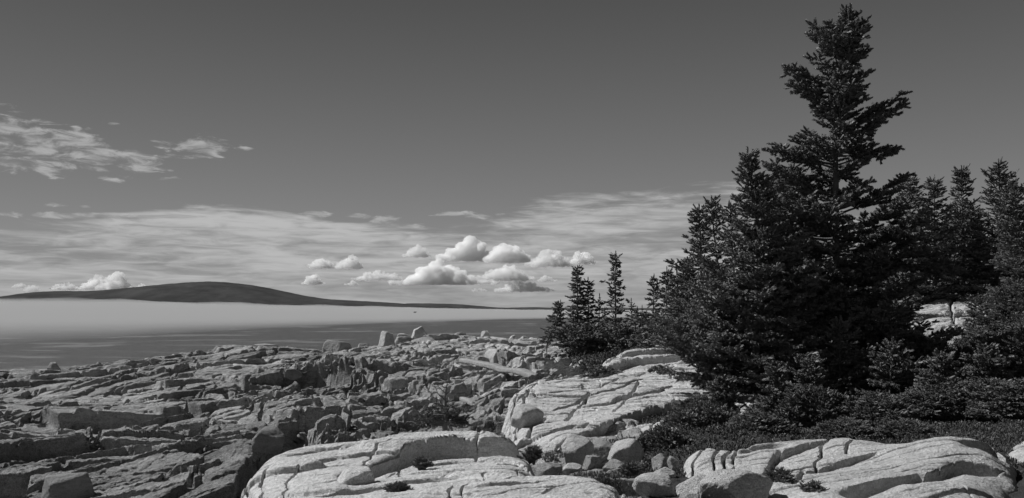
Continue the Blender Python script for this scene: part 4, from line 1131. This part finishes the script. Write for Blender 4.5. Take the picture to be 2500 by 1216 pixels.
# thicket at their feet: broad bushy spruces
def thick(label, px, by, ty, D, w, seed, group, nb=60, sl=None, mat=None):
    s_ = sl or D * .0062
    return spruce(label, px, by, (px, ty), D, [(ty, w * .12, w * .12), (ty + (by - ty) * .25, w * .55, w * .55), (ty + (by - ty) * .6, w, w), (by, w * .9, w * .9)], nb, seed,
                  sl=s_, sr=s_ * .30, sp=s_ * .85, group=group, lo=True, mat=mat or M_NEEDLE_FAR, slope=(.5, .05), side=.5, inner=.05)
G_TH = 'thicket at the feet of the thin spruces'
t1 = thick('dark bushy spruce at the foot of the leftmost bent spruce', 1400, 850, 800, 62, 36, 61, G_TH)
t2 = thick('dark bushy spruce at the foot of the dense layered spruce', 1440, 855, 802, 58, 46, 62, G_TH)
for (px, by, ty, D, lab) in ((1480, 855, 806, 58, 'low dark bushy spruce left of the tallest thin trunk'), (1525, 858, 800, 56, 'dark bushy spruce right of the tallest thin trunk'),
                             (1565, 860, 806, 55, 'low bushy spruce below the short saplings'), (1605, 862, 796, 52, 'bushy spruce in front of the stepped pair'),
                             (1645, 866, 778, 48, 'bushy spruce where the thicket meets the wood')):
    k_ = (by - ty) / (850 - 800) * .93 * D / 62
    copy_tree(t1 if px % 2 else t2, at(px, by, D), px * .7, (k_ * 1.05, k_ * 1.05, k_ * .98), lab, G_TH)

# background wood to the right
G_BG = 'spruces of the wood behind the giant'
b1 = spruce('pointed dark spruce, tallest of the right-hand background', 2440, 800, (2440, 396), 55,
            [(396, 3, 3), (430, 18, 16), (480, 36, 34), (560, 50, 50), (680, 70, 70), (790, 80, 80)], 150, 71, sl=.32, sr=.085, sp=.26, group=G_BG, lo=True, mat=M_NEEDLE_FAR, side=.35)
b2 = spruce('broad-shouldered pointed spruce between the two-tipped one and the tallest background spruce', 2350, 800, (2350, 413), 57,
            [(413, 3, 3), (450, 26, 24), (465, 12, 12), (500, 36, 40), (600, 50, 50), (680, 70, 70), (790, 80, 80)], 140, 72, sl=.34, sr=.09, sp=.28, group=G_BG, lo=True, mat=M_NEEDLE_FAR, side=.35)
b3 = spruce('sparse spruce with level branches showing sky, right of the giant', 2283, 800, (2283, 437), 56,
            [(437, 4, 4), (460, 30, 14), (500, 34, 26), (540, 30, 30), (620, 60, 50), (790, 80, 80)], 100, 73, sl=.34, sr=.09, sp=.3, group=G_BG, lo=True, mat=M_NEEDLE_FAR, side=.35, slope=(.3, .05))
for (px, ty, D, s_, src, lab) in ((2218, 440, 56, .96, b3, 'spruce top just clear of the giant on its right'), (2497, 445, 52, .95, b1, 'spruce cut by the right edge of the picture'),
                                  (2395, 530, 67, .70, b2, 'shorter spruce between the two pointed background spruces'), (2470, 540, 72, .62, b1, 'shorter full spruce below the tallest background spruce'),
                                  (2310, 540, 66, .68, b1, 'shorter spruce right beside the sparse one'), (2240, 560, 66, .60, b2, 'shorter spruce hidden partly by the giant'),
                                  (2150, 560, 50, .66, b1, 'background spruce mostly hidden behind the giant'), (2262, 520, 70, .7, b1, 'background spruce deep in the wood, lowest left of the sparse one'), (2325, 500, 72, .7, b1, 'background spruce filling the gap left of the broad-shouldered one'),
                                  (2385, 490, 74, .7, b1, 'background spruce filling the gap left of the tallest background spruce'), (2475, 480, 70, .7, b2, 'background spruce close behind the one cut by the right edge'),
                                  (2430, 610, 67, .44, b2, 'low spruce above the bare rock dome'), (2520, 600, 66, .46, b1, 'low spruce at the right edge above the rock dome')):
    gz = float(GROUND(np.array(at(px, 800, D).x), np.array(float(D))))
    tz = at(px, ty, D).z
    k_ = (tz - gz + .3) / (at(2440, 396, 55).z - at(2440, 800, 55).z) * (1.0 if src is b1 else (1.045 if src is b2 else 1.11))
    copy_tree(src, (at(px, 800, D).x, D, gz - .3), px * 1.3, (k_ * 1.1, k_ * 1.1, k_), lab, G_BG)

# middle-distance spruces that fill the wood's lower half
G_MID = 'mid wood spruces around the giant'
m1 = spruce('dark full spruce filling the wood right of the giant trunk', 2125, 960, (2120, 590), 30,
            [(590, 8, 8), (640, 50, 60), (720, 90, 110), (820, 120, 140), (930, 120, 130)], 90, 81, sl=.24, sr=.066, sp=.21, group=G_MID)
for (px, by, D, s_, rz, lab) in ((2170, 985, 25, .5, 1.2, 'dark spruce standing left of the bare rock dome'), (1960, 930, 33, .9, 2.2, 'shaded spruce behind the giant, left of its trunk'),
                                 (2090, 930, 34, .95, 3.3, 'shaded spruce directly behind the giant trunk'), (1660, 880, 38, .5, 4.1, 'small spruce behind the pale sloping ledge'),
                                 (1850, 900, 36, .75, 5.0, 'shaded spruce behind the spiky-topped tree'), (2405, 900, 43, .50, 1.9, 'small spruce standing before the right part of the bare rock dome'), (2450, 900, 42, .56, 3.9, 'small full spruce hiding the top of the bare rock dome'),
                                 (2492, 900, 41, .58, .9, 'small spruce cut by the right edge before the rock dome'), (2170, 900, 40, .8, .4, 'shaded spruce far right behind the giant')):
    p = at(px, by, D); gz = float(GROUND(np.array(p.x), np.array(float(D))))
    copy_tree(m1, (p.x, D, gz - .1), rz, s_, lab, G_MID)
print('trees done')

# ------------------------------------------------------------------ low bushes (wind-clipped spruce and juniper)
def bush(label, px, py, D, w, h, seed, n=420, sl=.16, sr=.042, group='low bushes on the heath', name='juniper_bush', mat=None, z=None, depth=.8, cat='bush'):
    rng = np.random.default_rng(seed)
    p = at(px, py, D)
    if z is not None: p.z = z
    root = empty(name, p); tag(root, label, cat, group)
    W, H = w * D / F / 2, h * D / F
    out = ([], [], [], []); bag = Bag()
    for i in range(n):
        a = rng.uniform(0, 6.283); u = rng.uniform(0, 1) ** .6
        el = rng.uniform(.05, 1.0)
        lump = 1 + .25 * math.sin(a * 3 + seed) + .15 * math.sin(a * 7 + seed * 2)
        tip = np.array([math.cos(a) * W * u * lump, math.sin(a) * W * depth * u * lump, H * math.sqrt(max(.02, 1 - u * u * .9)) * rng.uniform(.45, 1.12)])
        st = tip * np.array([.72, .72, .55]) * rng.uniform(.7, 1)
        d = tip - st; L = np.linalg.norm(d)
        d = d / (L + 1e-6); d[2] = abs(d[2]) * .5 + .15; d /= np.linalg.norm(d)
        L = sl * rng.uniform(1.8, 3.4)
        P = tip - d * L * np.linspace(1, 0, 4)[:, None]
        foliate_branch(P, L, 0.0, rng, sl, sr, sl * .7, out, .35, 0.0)
    for i in range(14):
        a = rng.uniform(0, 6.283); t = np.linspace(0, 1, 5)[:, None]
        v, f = tube(t * np.array([math.cos(a) * W * .7, math.sin(a) * W * .5, H * .6]) + rng.normal(size=(5, 3)) * .02, np.linspace(.02, .005, 5), 4); bag.add(v, f)
    v, f = bag.get(); mesh_obj('stem', v, f, M_BARK, root)
    v, f = shoots_mesh(*[np.concatenate(q) for q in out], rng); mesh_obj('foliage', v, f, mat or M_NEEDLE_L, root, smooth=False, ngon=3)
    return root
bush('spreading dark juniper leaning over the boulders left of the rounded outcrop', 1622, 1118, 14.6, 110, 58, 201, 420, sl=.10, sr=.029)
bush('low juniper at the foot of the sloping pale ledge, left of the outcrop', 1668, 1066, 16.5, 90, 46, 202, 420, sl=.10, sr=.029)
bA = bush('dense low bush behind the left part of the rounded outcrop', 1720, 1082, 17.0, 190, 80, 203, 620, sl=.11, sr=.032)
bB = bush('pale-tipped low spruce bush below the giant trunk', 1990, 1075, 18.5, 230, 110, 204, 700, sl=.12, sr=.035)
for i, (src, px, by, D, s_, rz, lab) in enumerate((
        (bB, 2140, 1072, 18.0, 1.0, 1.0, 'bright-tipped bush right of the giant trunk foot'), (bB, 2280, 1068, 19.0, 1.05, 2.1, 'wide bush behind the highest hump of the outcrop'),
        (bB, 2420, 1060, 18.5, 1.1, 3.0, 'wide bush near the right edge behind the outcrop'), (bB, 2540, 1060, 18.0, 1.1, 3.9, 'bush cut by the right edge below the dark wood'),
        (bA, 1850, 1078, 16.0, .8, 1.9, 'small bush in front of the spiky-topped tree trunk'), (bA, 1900, 1060, 20.0, 1.0, 4.0, 'bush between the two main trunks'),
        (bA, 2070, 1082, 15.8, .75, 5.0, 'small bush behind the middle of the outcrop'), (bA, 2220, 1086, 15.5, .7, .8, 'small dark bush in the dip of the outcrop'),
        (bA, 2200, 1010, 23.0, 1.5, 1.4, 'tall bush under the right-hand boughs of the giant'), (bB, 2360, 985, 23.0, 1.35, 2.6, 'tall shaded bush below the bare rock dome'),
        (bB, 2480, 950, 24.0, 1.5, 3.7, 'tall pale-tipped bush at the right edge below the dome'), (bB, 2400, 900, 36.0, 1.35, 4.4, 'large bush covering the lower slope of the rock dome'),
        (bB, 2510, 860, 36.0, 1.5, .3, 'large bush at the right edge hiding the dome foot'), (bA, 2270, 905, 36.0, 1.5, 5.2, 'shaded bush left of the rock dome'),
        (bA, 1720, 1030, 19.5, .9, .9, 'low dark bush under the leftmost boughs of the wood'), (bA, 2020, 985, 22.5, 1.1, 3.1, 'bush around the foot of the giant'))):
    p = at(px, by, D); gz = float(GROUND(np.array(p.x), np.array(float(D))))
    copy_tree(src, (p.x, D, gz - .05), rz, (s_, s_, s_ * (.72 if D < 22 else 1)), lab, 'low bushes on the heath')

G_SAP = 'young spruces in front of the wood'
for i, (px, by, ty, D, w, lab) in enumerate(((2045, 905, 782, 21.5, 70, 'young spruce with a pale bare stem in front of the giant'), (1975, 1010, 880, 20.5, 60, 'young spruce at the left foot of the giant'),
                                      (2170, 1020, 835, 20.5, 80, 'young spruce with pale tips right of the giant foot'), (2290, 1030, 870, 19.5, 75, 'young spruce rising from the bushes below the rock dome'),
                                      (2400, 1020, 850, 20.5, 90, 'young spruce in front of the rock dome foot'), (2490, 1020, 830, 22.0, 100, 'young spruce at the right edge beside the rock dome'),
                                      (1760, 1040, 930, 18.5, 60, 'low young spruce under the boughs of the spiky-topped tree'), (1890, 1040, 900, 19.0, 55, 'slim young spruce between the two main trunks'))):
    gz = float(GROUND(np.array(at(px, 1000, D).x), np.array(D)))
    spruce(lab, px, by, (px + 8, ty), D, [(ty, 3, 3), (ty + 25, w * .35, w * .35), (ty + 70, w * .8, w * .8), (ty + 200, w, w)], 44, 400 + i, sl=.15, sr=.05, sp=.14, group=G_SAP, mat=M_NEEDLE_L,
           slope=(.5, .1), side=.45, inner=.1, base_z=gz - .1, dead=10, trunk_r=.03)

# ------------------------------------------------------------------ heath cover
def scatter(name, mask_fn, n, pxr, Dr, sl, sr, mat, seed, zfn=None, upright=1.0):
    rng = np.random.default_rng(seed)
    px = rng.uniform(pxr[0], pxr[1], n); D = np.exp(rng.uniform(math.log(Dr[0]), math.log(Dr[1]), n))
    x = (px - CX) / F * D; m = mask_fn(px, D, x)
    x, D = x[m], D[m]
    z = (zfn or ground_z)(x, D)
    d = np.c_[rng.normal(0, .45, (len(x), 2)), np.full(len(x), upright)]
    k = np.clip(D / 16, .7, 4)
    v, f = shoots_mesh(np.c_[x, D, z - .02], d, sl * k * rng.uniform(.6, 1.3, len(x)), sr * k * rng.uniform(.7, 1.2, len(x)), rng, True)
    o = mesh_obj(name, v, f, mat, smooth=False, ngon=3); tag(o, kind='stuff')
scatter('heath_cover', lambda px, D, x: (soil_mask(x, D) > .5), 95000, (1330, 2750), (11, 110), .085, .024, M_HEATH, 301)

scatter('grass', lambda px, D, x: (soil_mask(x, D) <= .5) & (fbm(x / .35, D / .35, 3, 61) > .05) , 9000, (1325, 1665), (9.6, 15.5), .10, .022, M_GRASS, 302)
G_PL = 'small plants rooted in the ledge cracks'
for i, (px, py, D, w, h, lab) in enumerate(((1030, 1142, 11.0, 50, 20, 'small dark plant under the middle of the dark step on the front ledge'), (975, 1204, 9.3, 60, 24, 'ragged little plant in a crack at the bottom of the front ledge'),
                                   (1300, 1128, 12.2, 56, 36, 'weedy clump at the right end of the dark step'), (1905, 1190, 9.6, 90, 44, 'tuft of twigs in the cleft of the rounded outcrop'),
                                   (1985, 1205, 9.0, 60, 26, 'low leafy tuft at the foot of the rounded outcrop'), (1455, 912, 25.5, 110, 18, 'dark plant strip in a hollow of the sloping ledge'),
                                   (1380, 1204, 9.2, 40, 16, 'tiny grass clump on the right part of the front ledge'), (1540, 1158, 10.8, 60, 26, 'grassy clump between the oval boulder and the upright grey one'))):
    bush(lab, px, py, D, w, h, 700 + i, 60, sl=.035 * D / 11, sr=.009 * D / 11, group=G_PL, name='small_plant', cat='plant')

# ------------------------------------------------------------------ the stunted tree on the near ledge
def stunted():
    D = 15.8; rng = np.random.default_rng(9)
    base = at(1086, 1046, D); root = empty('stunted_spruce', base); tag(root, 'small wind-stunted tree with a bare stem and low sprawling boughs behind the front ledge', 'tree')
    k = D / F
    bag = Bag()
    tp = np.array([(0, 0, -.3), (0, 0, 10 * k), (2 * k, 0, 45 * k), (-1 * k, .02, 75 * k), (6 * k, 0, 112 * k)])
    v, f = tube(tp, [.05, .045, .032, .02, .006], 7); bag.add(v, f)
    for h, a, L, up in ((85, 3.1, 22, .9), (78, 0.2, 26, .9), (70, 3.3, 30, .7), (60, .3, 30, .8), (98, .1, 12, .9), (96, 3.0, 14, .8), (50, 3.0, 42, .9), (38, .2, 24, .5), (66, 3.4, 40, 1.2)):
        t = np.linspace(0, 1, 6)[:, None]
        P = np.array([0, 0, h * k]) + L * k * (t * np.array([math.cos(a), math.sin(a), up]) + .1 * rng.normal(size=(6, 3)) * t)
        v, f = tube(P, np.linspace(.010, .003, 6), 4); bag.add(v, f)
    out = ([], [], [], [])
    for i in range(34):
        a = rng.uniform(0, 6.28); side_ = math.cos(a)
        L = (75 if side_ < 0 else 62) * k * rng.uniform(.45, 1.05); t = np.linspace(0, 1, 7)
        o = np.array([0, 0, rng.uniform(4, 46) * k])
        P = o + L * t[:, None] * np.array([side_, math.sin(a) * .7, 0]) ; P[:, 2] += L * (.12 * t + rng.uniform(-.2, .15) * t * t)
        v, f = tube(P, np.linspace(.014, .004, 7), 4); bag.add(v, f)
        foliate_branch(P, L, .25, rng, .085, .022, .10, out, .35)
    v, f = bag.get(); mesh_obj('trunk', v, f, M_BARK, root)
    v, f = shoots_mesh(*[np.concatenate(q) for q in out], rng, True); mesh_obj('crown', v, f, M_NEEDLE_L, root, smooth=False, ngon=3)
stunted()

# ------------------------------------------------------------------ gull over the fog
def gull():
    m, g, b, out = gmat('gull_feathers'); b.inputs['Base Color'].default_value = (.06, .06, .06, 1); b.inputs['Roughness'].default_value = .8
    p = at(1013, 763, 150); root = empty('gull', p, rz=.5); tag(root, 'tiny dark gull gliding low in front of the fog bank', 'bird')
    v, f = tube([(-.26, 0, 0), (-.18, 0, .02), (0, 0, .03), (.16, 0, .02), (.24, 0, .04), (.30, 0, .03)], [.01, .05, .07, .05, .035, .008], 10)
    wing = []
    for s in (-1, 1):
        a = [(.08, s * .04, .05), (.14, s * .35, .17), (.02, s * .72, .12), (-.06, s * .70, .11), (0, s * .34, .15), (-.08, s * .04, .04)]
        wing.append(a)
    o = mesh_obj('body', v, f, m, root)
    for a in wing:
        A = np.array(a); T = A + [0, 0, .015]
        V = np.r_[A, T]; Fq = [(0, 1, 4, 5), (1, 2, 3, 4), (11, 10, 7, 6), (10, 9, 8, 7)] + [(i, i + 6, (i + 1) % 6 + 6, (i + 1) % 6) for i in range(6)]
        mesh_obj('wing', V, np.array(Fq), m, root, smooth=False)
gull()
print('scene done')
